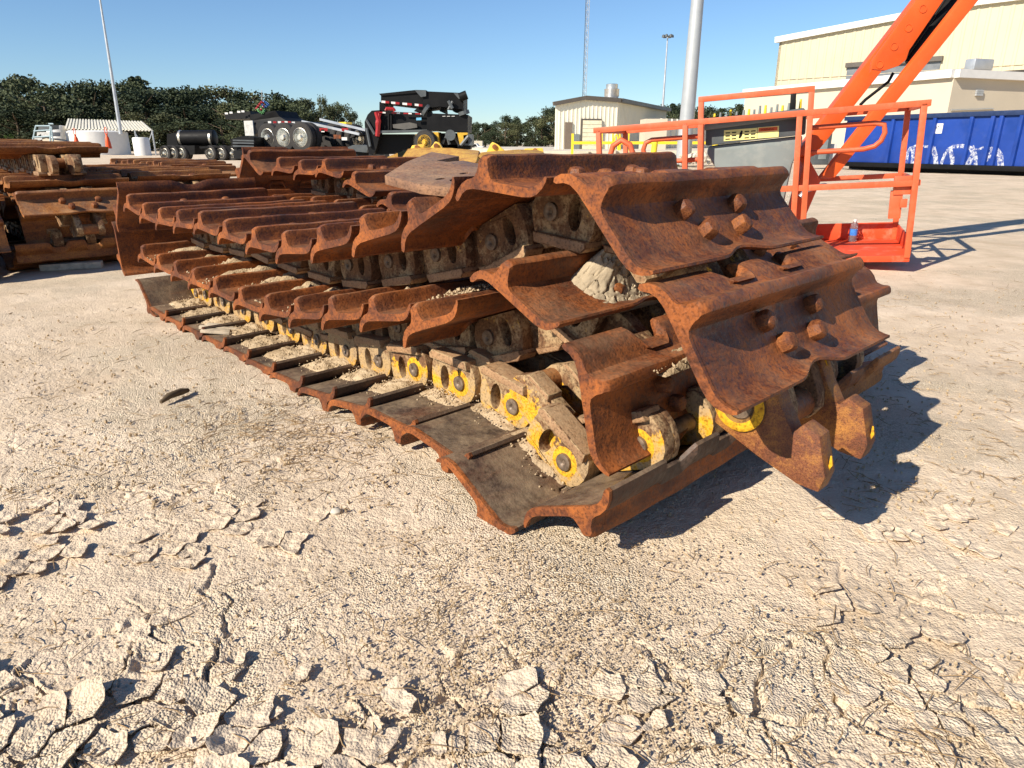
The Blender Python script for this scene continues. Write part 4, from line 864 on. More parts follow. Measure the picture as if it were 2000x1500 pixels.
def yard_furniture():
    def post(u,v0,v1,Y,r_,mat,name,label,cat,grp=None,lean=None,n=12):
        b=at(u,v0,Y); t=at(lean if lean else u,v1,Y); m=MB(); m.tube([b,t],r_ if not isinstance(r_,tuple) else list(r_),n); o=m.build(name,[mat],None,50); tag(o,label,cat,grp); return o
    # yellow guard rails in front of the shed
    Y=37.0; rl=empty('guard_rail',at(1118,300,Y)); tag(rl,'yellow pipe guard rail in front of the shed','guard rail'); o=rl.location.copy()
    zr=at(1200,279,Y).z; zg=at(1200,305,Y).z
    m=MB(); m.bar(at(1118,279,Y)-o,at(1386,279,Y)-o,.14,.14); m.build('rail',[YELLOW],rl,30)
    for u in (1118,1174,1226): m=MB(); p=at(u,281,Y)-o; m.bar((p.x,p.y,zg-o.z-.3),(p.x,p.y,zr-o.z+.45),.12,.12); m.build('post',[YELLOW],rl,30)
    for u,u2,v0,v1,l in ((1276,1280,304,272,'leaning yellow bollard by the guard rail, left of the thick grey pole'),(1397,1397,316,268,'upright yellow bollard right of the thick grey pole, beside the console')):
        b=at(u,v0,30); t=at(u2,v1,30); m=MB(); m.tube([b,t-(t-b)*.05,t],[.125,.125,.08],14); tag(m.build('bollard',[YELLOW],None,50),l,'bollard')
    # arched yellow bike-rack like frame
    m=MB(); Y2=41
    for u,hw,vt in ((1204,7,255),(1204,3.5,263)):
        m.tube([at(u-hw,294,Y2),at(u-hw,vt+8,Y2),at(u-hw*.6,vt+2,Y2),at(u,vt,Y2),at(u+hw*.6,vt+2,Y2),at(u+hw,vt+8,Y2),at(u+hw,294,Y2)],.05,8)
    tag(m.build('pipe_frame',[YELLOW],None,50),'yellow arched pipe frame beside the shed corner','frame')
    # poles
    b=at(1336,296,30); t=at(1366,-40,30); m=MB(); m.tube([b-Vector((0,0,.5)),b,t],[.31,.31,.235],20); tag(m.build('light_pole',[POLE],None,50),'thick tapering grey steel pole rising out of the picture behind the lift','light pole')
    b=at(236,262,60); t=at(193,-15,60); m=MB(); m.tube([b,t],[.15,.07],10); tag(m.build('light_pole',[GALV],None,50),'thin leaning pale pole behind the white canopy at the left','light pole')
    r=empty('flood_light_mast',at(1294,215,95)); o=r.location.copy(); tag(r,'thin tall mast with a ring of floodlights on top, between shed and pole','light mast')
    m=MB(); m.tube([Vector((0,0,-9)),Vector((0,0,0)),at(1304,72,95)-o],[.2,.16,.08],8); m.build('mast',[GALV],r,50)
    c=at(1304.5,71,95)-o
    for k in range(6):
        a=k*math.pi/3; m=MB(); p=c+Vector((math.cos(a)*.55,math.sin(a)*.55,0)); m.tube([c,p],.03,6); m.lathe([(.05,.2),(.16,.15),(.22,-.12),(.001,-.1)],10,0,Matrix.Translation(p)); m.build('lamp',[DARKP],r,40)
    # lattice radio mast
    r=empty('radio_mast',at(1140,250,110)); o=r.location.copy(); tag(r,'tall guyed lattice radio mast behind the shed','radio mast')
    bt=at(1139,250,110)-o; tp=at(1149.5,-40,110)-o; wv=.52
    offs=[Vector((-wv/2,0,0)),Vector((wv/2,0,0)),Vector((0,.45,0))]
    for of in offs: m=MB(); m.tube([bt+of,tp+of],.045,5); m.build('mast_leg',[DARKP if of.x<0 else GALV],r,0)
    m=MB(); N=44
    for i in range(N):
        for a,b in ((0,1),(1,2),(2,0)):
            p=bt.lerp(tp,i/N)+offs[a if i%2 else b]; q=bt.lerp(tp,(i+1)/N)+offs[b if i%2 else a]; m.tube([p,q],.022,4,cap=False)
    m.build('mast_bracing',[GALV],r,0)
    # cones
    def cone(u,vb,vt,Y,label,grp):
        b=at(u,vb,Y); h=at(u,vt,Y).z-b.z; r=empty('delineator_cone',b); tag(r,label,'traffic cone',grp)
        k=h/1.1; m=MB(); m.lathe([(.15*k,0),(.13*k,.30*k),(.095*k,.56*k),(.055*k,.62*k),(.045*k,.74*k),(.001,.75*k)],16); m.build('cone_body',[CONE],r,50)
        m=MB(); m.tube([(-.05*k,0,.70*k),(-.062*k,0,.86*k),(-.05*k,0,.99*k),(0,0,1.08*k),(.05*k,0,.99*k),(.062*k,0,.86*k),(.05*k,0,.70*k)],.017*k,8); m.build('handle_loop',[CONE],r,50)
    g='orange delineator cones behind the track pile'
    cone(152,290,249,9.6,'left one of two orange delineator cones in front of the white canopy',g); cone(213,290,247,9.6,'right one of two orange delineator cones in front of the white canopy',g)
    b=at(1368,313,31); r=empty('traffic_cone',b); tag(r,'small orange traffic cone with a white band beside the thick grey pole','traffic cone'); m=MB(); m.box((-.3,-.3,0),(.3,.3,.04)); m.build('cone_base',[BLACK],r,30)
    m=MB(); m.lathe([(.20,.04),(.13,.38)],14,0); m.lathe([(.13,.38),(.09,.62)],14,1); m.lathe([(.09,.62),(.05,.98),(.001,.98)],14,0); m.build('cone_body',[CONE,WHITE],r,50)
    # rubble and small shrubs by the pole
    rr=random.Random(5)
    m=MB()
    for _ in range(160):
        p=at(rr.uniform(1310,1420),rr.uniform(300,318),rr.uniform(28,32)); s=rr.uniform(.05,.17); p.z=max(.02,min(p.z,.45)); q=Euler((rr.random()*6,rr.random()*6,0)).to_matrix()
        vs=[p+q@Vector((x*s*rr.uniform(.6,1.2),y*s*rr.uniform(.6,1.2),z*s*rr.uniform(.5,.9))) for x,y,z in ((1,0,0),(-1,0,0),(0,1,0),(0,-1,0),(0,0,1),(0,0,-1))]
        m.add(vs,[(0,2,4),(2,1,4),(1,3,4),(3,0,4),(2,0,5),(1,2,5),(3,1,5),(0,3,5)])
    tag(m.build('rubble',[CONC],None,0),'pale broken rubble round the foot of the thick pole','rubble',kind='stuff')
yard_furniture()
# ------------------------------------------------------------------ machines and trailers behind the tracks
def wheel(parent,c,R_,w_,ax,mat_hub=CHROME,dual=True):
    ax=Vector(ax).normalized(); z=ax; x=Vector((0,0,1)).cross(z).normalized(); y=z.cross(x)
    Mx=Matrix(((x.x,y.x,z.x,c[0]),(x.y,y.y,z.y,c[1]),(x.z,y.z,z.z,c[2]),(0,0,0,1)))
    t=MB(); 
    for k in range(2 if dual else 1):
        o=-k*(w_*1.12); t.lathe([(R_*.60,o),(R_*.64,o+.0),(R_*.93,o-.01),(R_,o-.05),(R_,o-w_+.05),(R_*.93,o-w_+.01),(R_*.6,o-w_)],28,0,Mx)
    ty=t.build('wheel',[RUBBER],parent,35)
    h=MB(); h.lathe([(R_*.62,.0),(R_*.60,.005),(R_*.56,-.04),(R_*.40,-.10),(R_*.36,-.10),(R_*.30,-.02),(R_*.18,.03),(R_*.16,.06),(.001,.06)],24,0,Mx); h.build('rim',[mat_hub],ty,40)
    return ty
def trailers():
    # three-axle jeep dolly carried on a black deck
    Y=27.0; o=at(600,294,Y); r=empty('trailer',o); tag(r,'black three-axle trailer with bright wheel rims carried on a low deck','trailer')
    k=(Y/_cp)/FPX; 
    def P(u,v,dy=0.0): return at(u,v,Y+dy)-o
    Rw=.63
    axd=Vector((-.42,-.91,0))
    for i,u in enumerate((522,553,586)):
        c=P(u,268.5,-.3-.55*i); wheel(r,c,.52-.012*(2-i),.28,axd)
        c2=c+Vector((1.0,2.1,0)); wheel(r,c2,.52,.28,-axd)
    for u in (684,700): wheel(r,P(u,271,-.2),.50,.28,Vector((.85,-.5,0)))
    m=MB(); quadwall(m,[P(475,236,2),P(512,235,1.6),P(590,237,.3),P(700,262,-.6),P(684,270,-.6),P(590,243,.3),P(512,242,1.6)],(.5,1.6,0)); m.build('frame',[BLACK],r,30)
    m=MB(); quadwall(m,[P(600,250,.2),P(680,262,.0),P(684,285,0),P(640,292,.6),P(600,290,1.0)],(.9,1.0,0)); m.build('axle_box',[BLACK],r,30)
    m=MB(); m.bar(P(590,237,-.25),P(702,262,-2.05),.05,.08); m.bar(P(625,233,-.2),P(718,255,-1.6),.05,.08); m.build('edge_strip',[GALV],r,30)
    m=MB(); quadwall(m,[P(439,222,2.5),P(488,217,2.2),P(494,236,2.2),P(488,232,2.2),P(440,233,2.5)],(.3,1.8,0)); m.build('gooseneck',[BLACK],r,30)
    m=MB(); quadwall(m,[P(488,224,2),P(538,216,1.6),P(546,228,1.6),P(560,236,1.4),P(490,236,2)],(.4,1.4,0)); m.build('coupling',[BLACK],r,30)
    m=MB(); quadwall(m,[P(476,236,1.2),P(493,235.5,1.1),P(496,265,1.1),P(479,265,1.2)],(.02,.06,0)); m.build('mud_flap',[GREYM],r,0)
    m=MB(); quadwall(m,[P(494,237,1.3),P(516,239,1),P(505,258,1),P(494,266,1.3)],(.05,.3,0)); m.build('bracket',[BLACK],r,0)
    for u,v,c in ((447,222,WHITE),(456,220.5,WHITE),(471,219,WHITE),(479,218,WHITE),(531,239,WHITE),(550,239,WHITE),(563,239,WHITE),(577,240,WHITE),(541,239,RED),(557,239,RED),(569,239,RED)):
        m=MB(); p=P(u,v,.6 if u>500 else 2.3)+Vector((0,-.25,0)); m.box((p.x-.06,p.y-.01,p.z-.035),(p.x+.06,p.y+.01,p.z+.035)); m.build('marker_light',[c],r,0)
    for u0,u1,v0,v1,c in ((625,640,250,256,RED),(668,680,250,256,RED),(628,634,253,258,WHITE),(652,666,263,271,RUST),(668,678,268,274,WHITE)):
        m=MB(); a=P(u0,v1,-1.6); b=P(u1,v0,-1.6); m.box((a.x,a.y-.04,a.z),(b.x,a.y,b.z)); m.build('tail_lamp',[c],r,0)
    # coiled air and electric lines on the coupling
    rr=random.Random(8)
    for c_,pts in ((RED,[(500,213),(506,205),(512,198),(515,208),(508,216)]),(HOSEB,[(514,198),(520,201),(524,205),(517,210),(512,204)]),(HOSEG,[(503,213),(507,218),(513,222),(516,216),(509,208)])):
        m=MB(); q=[]
        for i in range(len(pts)-1):
            for j in range(14):
                t=j/14; u=pts[i][0]*(1-t)+pts[i+1][0]*t; v=pts[i][1]*(1-t)+pts[i+1][1]*t; a=j*1.8; q.append(P(u+1.6*math.cos(a),v+1.2*math.sin(a),1.8+.08*math.sin(a)))
        m.tube(q,.028,5); m.build('coiled_hose',[c_],r,0)
    m=MB(); m.tube([P(511.5,196,1.9),P(511.2,176,1.9)],.012,5); m.build('antenna',[GREYM],r,0)
    # the long deck that carries it
    Yd=26.0; d0=at(470,292.5,Yd); r2=empty('flat_deck_trailer',d0); tag(r2,'long low black deck trailer under the three-axle trailer','trailer'); m=MB(); a=at(455,294,Yd)-d0; b=at(720,297,Yd-1)-d0
    quadwall(m,[a,b,b-Vector((0,0,.28)),a-Vector((0,0,.28))],(0.2,3,0)); m.build('deck',[BLACK],r2,0)
    m=MB(); a=at(462,294,Yd)-d0; 
    quadwall(m,[at(449,272,Yd)-d0,at(470,266,Yd)-d0,at(495,268,Yd)-d0,at(500,290,Yd)-d0,at(455,292,Yd)-d0],(.2,1.6,0)); m.build('neck',[BLACK],r2,0,.0)
    for u in (462,472,484): m=MB(); m.bar(at(455,(u-462)/2+274,Yd-.1)-d0,at(496,(u-462)/2+275,Yd-.1)-d0,.05,.05); m.build('rib',[DARKP],r2,0)
    m=MB(); quadwall(m,[at(664,293,Yd-2)-d0,at(690,283,Yd-2)-d0,at(720,284,Yd-2)-d0,at(716,298,Yd-2)-d0],(.2,1.2,0)); m.build('ramp',[DARKP],r2,0)
    # small dollies on the ground further left
    for (ua,ub,l) in ((318,380,'left one of two low black axle dollies with dual wheels on the ground'),(395,470,'right one of two low black axle dollies with dual wheels, beside the deck trailer')):
        Y3=42.0; o3=at((ua+ub)/2,308,Y3); r3=empty('axle_dolly',o3); tag(r3,l,'axle dolly','black axle dollies on the ground')
        us=[(ua+3,0),(ua+19,0),(ua+35,0)] if ua<390 else [(410,1),(431,1),(452,1)]
        for u,_ in us: wheel(r3,at(u,299,Y3)-o3,.42,.26,Vector((-.35,-.93,0)),CHROME)
        m=MB(); quadwall(m,[at(ua-6,286,Y3)-o3,at(ub,284,Y3)-o3,at(ub,302,Y3)-o3,at(ua+40,302,Y3)-o3,at(ua+38,288,Y3)-o3,at(ua-4,290,Y3)-o3],(.3,2.2,0)); m.build('frame',[BLACK],r3,0)
    o4=at(385,270,43); r4=empty('fuel_tank',o4); tag(r4,'black cylindrical tank lying on the left axle dolly','tank'); m=MB(); a=at(349,270,43)-o4; b=at(421,269,43)-o4; m.tube([a,a+(b-a)*.02,b-(b-a)*.02,b],[.38,.44,.44,.38],22); m.build('tank_body',[BLACK],r4,40)
    for u in (353,412): m=MB(); a=at(u,270,43)-o4; m.tube([a,a+Vector((.12,0,0))],.455,22); m.build('tank_band',[CHROME],r4,40)
    m=MB(); quadwall(m,[at(326,262,43.5)-o4,at(350,258,43.5)-o4,at(350,284,43.5)-o4,at(326,284,43.5)-o4],(.1,1.2,0)); m.build('end_box',[BLACK],r4,0)
HOSEB=plain('blue_hose',(0.04,0.15,0.4),0.5); HOSEG=plain('green_hose',(0.12,0.32,0.12),0.5); GREYM=plain('speckled_grey_flap',(0.45,0.45,0.43),0.7,0,0.3,9)
trailers()
def black_stack():
    Y=21.0
    o=at(810,300,Y); r=empty('trailer_neck',o); tag(r,'black trailer gooseneck section lying lower in the stack, with red and white tape','trailer part')
    def P(u,v,dy=0.0): return at(u,v,Y+dy)-o
    def plate(par,pts,thick,name,mat,dy=0): m=MB(); quadwall(m,[P(u,v,dy) for u,v in pts],thick); return m.build(name,[mat],par,30)
    plate(r,[(712,238),(718,224),(726,216),(742,215),(742,262),(735,290),(728,303),(720,300),(714,270)],(0,.4,0),'end_plate',BLACK)
    plate(r,[(742,217),(834,221),(834,254),(742,257)],(0,2.4,0),'body',BLACK,.10)
    plate(r,[(834,221),(914,224),(913,258),(834,254)],(0,2.2,0),'front_box',BLACK,-.25)
    plate(r,[(742,255),(836,253),(838,257),(742,260)],(0,.5,0),'lower_flange',DARKP,-.1)
    plate(r,[(729,262),(808,262),(806,301),(729,301)],(0,1.6,0),'skirt',BLACK,.35)
    for x in (757,762): plate(r,[(x,222),(x+3,222),(x+3,254),(x,254)],(0,.1,0),'stiffener',BLACK,.0)
    plate(r,[(767,243),(800,239),(814,242),(815,249),(790,253),(768,250)],(0,.05,0),'step_plate',GREYM2,-.02)
    m=MB(); m.tube([P(715,233,-.05),P(732,262,-.06)],.04,6); m.tube([P(716,250,-.05),P(723,286,-.06)],.04,6); m.build('brace',[DARKP],r,0)
    m=MB(); m.tube([P(735,219,-.1),P(740,236,-.12),P(737,266,-.1)],.07,6); m.tube([P(741,222,-.1),P(737,240,-.12),P(739,262,-.1)],.06,6); m.build('red_strap',[RED],r,0)
    for i,(a,b) in enumerate(((739,753),(765,781),(788,804),(811,828))):
        mid=a+(b-a)*.6; plate(r,[(a,218.0+i*.9),(mid,218.4+i*.9),(mid,221+i*.9),(a,220.6+i*.9)],(0,.02,0),'reflective_tape',RED,-.03); plate(r,[(mid,218.4+i*.9),(b,218.8+i*.9),(b,221.5+i*.9),(mid,221+i*.9)],(0,.02,0),'reflective_tape',WHITE,-.03)
    plate(r,[(813,230),(823,229.5),(823,234.5),(813,235)],(0,.02,0),'blue_tag',TAGB,-.02)
    m=MB(); m.tube([P(754,216,-.1),P(755,212,-.1),P(769,213,-.1),P(771,217,-.1)],.05,6); m.build('grab_handle',[RED],r,0)
    for k in range(3): plate(r,[(864+k*9,226.5),(870+k*9,226.3),(870+k*9,227.6),(864+k*9,227.8)],(0,.02,0),'stencil_mark',GREYM,-.27)
    Yo=at(820,215,Y); r2=empty('trailer_neck',Yo); o=Yo; tag(r2,'black trailer end section lying on top of the stack, striped tape along its lower edge','trailer part')
    plate(r2,[(740,183),(812,175.5),(832,176),(832,180),(744,187)],(0,2.4,0),'top_flange',BLACK,.08)
    plate(r2,[(744,186),(826,179),(826,209),(744,199)],(0,2.2,0),'side_plate',BLACK,.12)
    plate(r2,[(826,178),(905,181.5),(905,214),(890,212),(858,208),(826,212)],(0,1.9,0),'end_plate',BLACK,-.1)
    plate(r2,[(810,176),(832,176.5),(832,188),(822,189.5)],(0,.04,0),'lug_plate',DARKP,-.16); plate(r2,[(886,182),(905,182),(905,192),(896,193)],(0,.04,0),'lug_plate',DARKP,-.16)
    m=MB(); a=P(904,188,-.15); m.lathe([(.12,-.1),(.12,.12),(.07,.12),(.07,-.1)],18,0,Matrix.Translation(a)@Matrix.Rotation(R(70),4,'Y')); m.build('eye_ring',[BLACK],r2,40)
    for i,(a,b) in enumerate(((745,760),(764,780),(786,804),(810,825))):
        mid=(a+b)/2; v=196+i*2.0+.4; plate(r2,[(a,v),(mid,v+.6),(mid,v+5),(a,v+4.2)],(0,.02,0),'reflective_tape',WHITE,-.0); plate(r2,[(mid,v+.6),(b,v+1.3),(b,v+5.7),(mid,v+5)],(0,.02,0),'reflective_tape',RED,-.0)
    plate(r2,[(741,199),(752,200),(752,217),(741,216)],(0,1.5,0),'support',BLACK,.2)
    for a,b,c,d in ((808,818,832,838),(858,862,866,868),(884,888,896,906)): plate(r2,[(a,217),(b,208),(c,207),(d,221)],(0,1.2,0),'support',BLACK,.1)
    m=MB(); m.tube([P(876,197,-.2),P(884,212,-.22)],.05,6); m.tube([P(884,198,-.2),P(876,214,-.2)],.04,6); m.tube([P(905,217,-.2),P(907,224,-.2)],.16,12); m.tube([P(829,213,-.2),P(834,217,-.2)],.17,12); m.build('linkage',[DARKP],r2,0)
    # yellow chassis underneath
    o=at(860,300,Y); r3=empty('tractor_chassis',o); tag(r3,'worn yellow machine chassis with one tyre under the black trailer parts','machine')
    wheel(r3,P(829,278,-.5),.30*1.1,.25,Vector((-.25,-.97,0)),YELL_M,False)
    for pts,mt,nm in (([(838,258),(856,258),(858,283),(849,287),(842,276)],YELL_M,'hood_panel'),([(812,262),(834,259),(834,264),(818,270),(812,280)],YELL_M,'fender'),([(893,259),(913,259),(915,280),(898,283)],YELL_M,'rear_frame'),([(858,260),(893,260),(893,290),(858,290)],BLACK,'engine_block'),([(905,264),(922,262),(923,284),(906,284)],DARKP,'counterweight'),([(840,284),(920,282),(918,292),(840,292)],BLACK,'belly_plate')):
        plate(r3,pts,(0,.9,0),nm,mt,-.3 if mt is not BLACK else .1)
    m=MB(); m.tube([P(864,280,-.1),P(872,265,-.1),P(878,282,-.1)],.05,6); m.tube([P(885,262,-.1),P(898,284,-.1)],.05,6); m.tube([P(900,284,-.35),P(915,266,-.35)],.05,6); m.lathe([(.02,0),(.15,.0),(.15,.1)],14,0,Matrix.Translation(P(880,264,-.2))@Matrix.Rotation(R(90),4,'X')); m.build('linkage',[DARKP],r3,0)
GREYM2=plain('dusty_grey_step',(0.10,0.095,0.085),0.8,0,0.3,5); TAGB=plain('pale_blue_tag',(0.15,0.42,0.62),0.5)
black_stack()
def blades():
    Y=9.0
    for k,(pts,l,dy) in enumerate((([(742,309),(795,291),(812,288),(880,289),(936,294),(930,315),(905,345),(742,345)],'worn yellow dozer blade lying flat behind the top tracks, left one',0.0),([(928,312),(938,300),(950,296),(1012,292),(1050,293),(1062,297),(1066,315),(930,330)],'worn yellow dozer blade lying flat behind the top tracks, right one',.5))):
        o=at(pts[0][0],pts[0][1],Y+dy); r=empty('dozer_blade',o); tag(r,l,'dozer blade','dozer blades behind the tracks')
        m=MB(); P=[at(u,v,Y+dy+(.9 if v<300 else 0))-o for u,v in pts]; quadwall(m,P,(.05,.25,-.08)); m.build('blade_plate',[PALE],r,30,.02)
        lugs=((818,[(799,295),(805,284),(829,281),(826,293)]),(850,[(838,291),(846,282),(850,276),(858,279),(868,296)]),(0,0)) if k==0 else ((960,[(950,297),(958,281),(962,277),(972,282),(988,296)]),(1040,[(1020,296),(1026,290),(1060,289),(1062,297),(1056,300)]),(0,0))
        for c,q in lugs:
            if not q: continue
            m=MB(); pp=[(at(u,v,Y+dy+1.0)-o) for u,v in q]; quadwall(m,pp,(.0,.12,0)); lg=m.build('lug',[YELLB],r,30,.01)
            h=sum(pp,Vector())/len(pp); m=MB(); m.lathe([(.001,0),(.035,0),(.035,.012),(.022,.014)],14,0,Matrix.Translation(h-Vector((0,.012,0)))@Matrix.Rotation(R(90),4,'X')); m.build('pin_hole',[RUST_DK],lg,40)
YELLB=plain('bright_worn_yellow',(0.78,0.50,0.07),0.6,0,0.2,8,dirt=.6,dirtcol=(.45,.2,.05))
blades()
def left_background():
    Y=62.0; o=at(215,275,Y); r=empty('canopy',o); tag(r,'white ribbed metal canopy on thin posts over pale tanks','canopy')
    def P(u,v,dy=0): return at(u,v,Y+dy)-o
    a,b,c,d=P(133,233,3),P(279,238,3),P(299,255,0),P(127,251.5,0)
    m=MB(); N=26; th=Vector((0,0,-.06)); 
    for i in range(N):
        f0,f1,f2_=i/N,(i+.5)/N,(i+1)/N
        for (g,h_,up) in ((f0,f1,.07),(f1,f2_,0)):
            q=[a.lerp(b,g),a.lerp(b,h_),d.lerp(c,h_),d.lerp(c,g)]; u_=Vector((0,0,up)); m.add([x+u_ for x in q]+[x+u_+th for x in q],[(0,1,2,3),(7,6,5,4),(0,4,5,1),(1,5,6,2),(2,6,7,3),(3,7,4,0)])
    m.build('roof',[CREAMW],r,0)
    m=MB(); bk=P(133,233,3); m.add([bk,P(279,238,3),P(285,253,7),P(140,251,7)],[(0,1,2,3)]); m.build('back_roof',[CREAMW],r,0)
    m=MB(); quadwall(m,[P(133,234,3),P(128,252,0),P(138,253,5)],(.05,.0,0)); m.build('gable_panel',[CREAM],r,0)
    for u,v in ((137,253),(263,254),(297,255)): m=MB(); p=P(u,v); m.tube([p,Vector((p.x,p.y,-o.z))],.06,6); m.build('post',[GALV],r,0)
    m=MB(); m.tube([P(297,258),P(291,275)],.04,5); m.tube([P(263,258),P(273,275)],.04,5); m.build('strut',[GALV],r,0)
    def tank(u0,u1,v0,v1,Yt,l):
        p=at((u0+u1)/2,v1,Yt); rad=(at(u1,v1,Yt).x-at(u0,v1,Yt).x)/2; h=at(u0,v0,Yt).z-p.z; m=MB(); m.lathe([(rad,-1.5),(rad,h*.85),(rad*.9,h*.97),(rad*.4,h),(.001,h)],24); ob=m.build('storage_tank',[WHITE],None,40,loc=p); tag(ob,l,'tank')
    tank(140,246,254.5,278,62.6,'broad white storage tank under the canopy'); tank(262,292,268,286,60,'small round white tank at the right end of the canopy'); tank(99,137,245,280,64,'white box-like tank left of the canopy')
    # service truck with ladder rack
    o5=at(82,282,60); r=empty('service_truck',o5); tag(r,'blue-grey service rig with ladder rails and clutter at the far left','truck'); 
    def Q(u,v,dy=0): return at(u,v,60+dy)-o5
    m=MB(); 
    for a,b in (((62,282),(70,245)),((98,282),(98,246)),((66,256),(100,254)),((66,268),(102,266)),((70,246),(98,246)),((104,280),(100,247)),((95,242),(104,242))): m.tube([Q(*a),Q(*b)],.06,5); m.tube([Q(*a,1.2),Q(*b,1.2)],.06,5)
    m.build('rack',[RACKB],r,0)
    m=MB(); quadwall(m,[Q(72,258),(Q(98,258)),Q(98,266),Q(72,266)],(.1,1.2,0)); quadwall(m,[Q(64,270),Q(80,262),Q(84,280),Q(64,282)],(.1,1,0)); m.build('machinery',[GREYM],r,0)
    m=MB(); quadwall(m,[Q(66,284),Q(120,282),Q(120,276),Q(90,270),Q(70,276)],(.1,1.5,0)); m.build('bed',[CREAM2],r,0)
    m=MB(); quadwall(m,[Q(76,246),Q(98,244),Q(98,252),Q(74,254)],(.1,1,0)); m.build('tool_bin',[DARKP],r,0)
    # white pickup far behind the blades
    o6=at(930,288,75); r=empty('pickup_truck',o6); tag(r,'white vehicle parked far away right of the black trailer stack','vehicle')
    S=lambda u,v,dy=0: at(u,v,75+dy)-o6
    m=MB(); quadwall(m,[S(918,293),S(952,293),S(952,287),S(934,285),S(930,280),S(922,280),S(918,286)],(.1,1.8,0)); m.build('body',[WHITE],r,0)
    m=MB(); quadwall(m,[S(922,286,-.05),S(931,286,-.05),S(929,281.5,-.05),S(923,281.5,-.05)],(.0,.04,0)); m.build('window',[BLACK],r,0)
    for u in (923,947): wheel(r,S(u,293,-.05),.36,.25,(0,-1,0),GALV,False)
    m=MB(); a=at(922,275,90); b=at(942,287,90); m.box((a.x,90,b.z-.6),(b.x,93,a.z)); m2=m.build('small_hut',[CREAM2],None,30); tag(m2,'tiny pale hut far behind the white vehicle','hut')
    m=MB(); p=at(686,240,40); r7=empty('excavator_cab',at(660,262,40)); oo=r7.location.copy(); tag(r7,'yellow-trimmed dark machine cab behind the three-axle trailer','machine')
    m=MB(); quadwall(m,[at(650,239,40)-oo,at(676,238,40)-oo,at(676,242,40)-oo,at(656,243,40)-oo,at(656,256,40)-oo,at(650,252,40)-oo],(.1,1,0)); m.build('roof_frame',[YELLOW],r7,0)
    m=MB(); quadwall(m,[at(657,243,40.1)-oo,at(674,242,40.1)-oo,at(676,258,40.1)-oo,at(657,258,40.1)-oo],(.1,1,0)); m.build('cab_glass',[BLACK],r7,0)
CREAMW=plain('white_roof_sheet',(0.62,0.59,0.49),0.5); RACKB=plain('pale_blue_rack_paint',(0.32,0.42,0.46),0.6)
left_background()
# ------------------------------------------------------------------ trees
def tree_mesh(kind,seed):
    rr=random.Random(seed); v=[];f=[]; v2=MB()
    H=1.0
    def leaf(p,s):
        q=Euler((rr.uniform(0,6.3),rr.uniform(0,6.3),rr.uniform(0,6.3))).to_matrix(); n=len(v)
        v.extend([p+q@Vector((x*s,y*s,0)) for x,y in ((-.5,-.15),(0,-.45),(.5,-.05),(.35,.4),(-.3,.42))]); f.append((n,n+1,n+2,n+3,n+4))
    if kind==2:
        for k in range(22):
            z=.18+.80*k/22; rad=.26*(1-k/24)*rr.uniform(.7,1.15)+.02
            for b in range(5):
                a=rr.uniform(0,6.3); tip=Vector((math.cos(a)*rad,math.sin(a)*rad,z-.03))
                for _ in range(22): t=rr.random()**.7; leaf(Vector((tip.x*t,tip.y*t,z-.03*t))+Vector((rr.gauss(0,.022),rr.gauss(0,.022),rr.gauss(0,.02))),.032*rr.uniform(.6,1.3))
    else:
        lob=[]
        nl={0:17,1:14,3:11}[kind]
        for k in range(nl):
            z=rr.uniform(.10,.86); rmax=.40*math.sin(math.pi*min(1,max(0.1,(z-.05)/1.0)))**.8; a=rr.uniform(0,6.3); r0=rmax*rr.uniform(.25,1)
            lob.append((Vector((math.cos(a)*r0,math.sin(a)*r0,z)),rr.uniform(.08,.16)))
        lob.append((Vector((0,0,.86)),.12))
        for c,r_ in lob:
            for _ in range(250):
                d=Vector((rr.gauss(0,1),rr.gauss(0,1),rr.gauss(0,1))).normalized()*r_*(rr.random()**.45)*rr.uniform(.8,1.3); d.z*=.85
                leaf(c+d,.025*rr.uniform(.55,1.4))
    me=bpy.data.meshes.new('crown'); me.from_pydata([tuple(p) for p in v],[],f); me.materials.append(LEAF[kind]); me.update()
    t=MB(); t.tube([(0,0,0),(.01,0,.25),(-.01,.01,.55),(0,0,.82)],[.03,.022,.014,.005],7)
    for k in range(7): a=k*2.4; z=.28+.07*k; L=.22; t.tube([(0,0,z),(math.cos(a)*L*.5,math.sin(a)*L*.5,z+.07),(math.cos(a)*L,math.sin(a)*L,z+.16)],[.011,.008,.003],5)
    return me,t.mesh('trunk',[BARK],60)
TM={0:[tree_mesh(0,i) for i in range(4)],1:[tree_mesh(1,10+i) for i in range(3)],2:[tree_mesh(2,20+i) for i in range(2)],3:[tree_mesh(3,30)]}
TLAB={0:'dark green broadleaf tree of the wood beyond the yard',1:'olive green loose-crowned tree of the wood beyond the yard',2:'dark narrow pine standing among the trees beyond the yard',3:'bright green bush at the far left edge of the wood'}
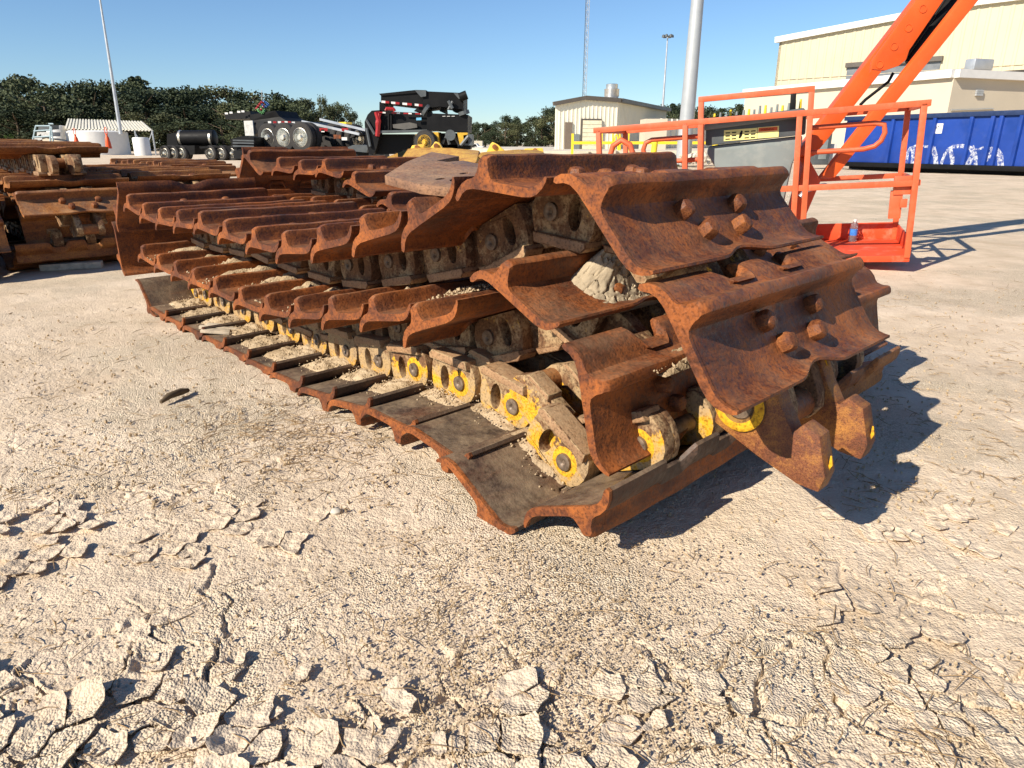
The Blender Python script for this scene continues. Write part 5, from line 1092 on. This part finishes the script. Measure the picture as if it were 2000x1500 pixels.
def trees():
    rr=random.Random(21)
    def put(u,vt,Y,kind,wf=1.0,lab=None):
        b=at(u,287,Y); b.z=-.3; t=at(u,vt,Y).z; h=(t+.3)/.98
        me,tr=TM[kind][rr.randrange(len(TM[kind]))]
        r=empty('tree',b,rr.uniform(0,6.3)); s=h*wf*rr.uniform(.75,1.3); r.scale=(s,s,h); tag(r,lab or TLAB[kind],'tree','trees of the wood beyond the yard')
        obj('crown',me,r); obj('trunk',tr,r)
    def skyline(u):
        pts=[(-60,160),(0,168),(22,158),(40,150),(78,150),(95,158),(130,155),(170,153),(205,162),(240,160),(268,152),(300,150),(330,160),(352,172),(385,163),(425,175),(460,168),(475,172),(500,180),(530,176),(570,178),(600,185),(625,192),(650,192),(690,215),(712,230),(740,250),(905,238),(930,234),(960,238),(985,222),(1005,222),(1022,232),(1040,240),(1052,212),(1075,205),(1095,206),(1200,215),(1290,202),(1320,200),(1350,203),(1400,207),(1425,205),(1450,198),(1475,205),(1500,208)]
        for (a,b),(c,d) in zip(pts,pts[1:]):
            if a<=u<=c: return b+(d-b)*(u-a)/(c-a)
        return 205
    u=-70
    while u<720: put(u,skyline(u)+rr.choice([-7,-3,1,5,10,20]),rr.uniform(112,126),rr.choice([0,0,0,1,1,2]) if u<560 else rr.choice([0,1,1]),1.25 if u<640 else .8); u+=rr.uniform(19,34)
    u=-50
    while u<700: put(u,skyline(u)+rr.uniform(14,46),rr.uniform(98,109),rr.choice([0,0,1,0]),1.5); u+=rr.uniform(28,44)
    u=-40
    while u<700: put(u,skyline(u)+rr.uniform(50,75),rr.uniform(93,97),rr.choice([0,0,1]),1.9); u+=rr.uniform(30,44)
    u=900
    while u<1100: put(u,skyline(u)+rr.uniform(-1,4),rr.uniform(150,165),rr.choice([0,0,1]),1.15); u+=rr.uniform(15,24)
    u=905
    while u<1090: put(u,skyline(u)+rr.uniform(14,26),rr.uniform(135,145),rr.choice([0,1]),1.3); u+=rr.uniform(20,30)
    u=1290
    while u<1510: put(u,skyline(u)+rr.uniform(-1,4),rr.uniform(120,130),rr.choice([0,2,0]),1.0); u+=rr.uniform(13,20)
    put(632,184,108,1,.5); put(655,205,108,1,.6); put(680,214,110,1,.55)
    put(-6,253,85,3,1.0,'bright green bush at the far left edge of the wood'); put(16,262,84,3,1.0,'low bright green shrub beside the left edge bush')
    put(1322,300,30.5,3,1.2,'tiny green shrub growing in the rubble by the thick pole')
trees()
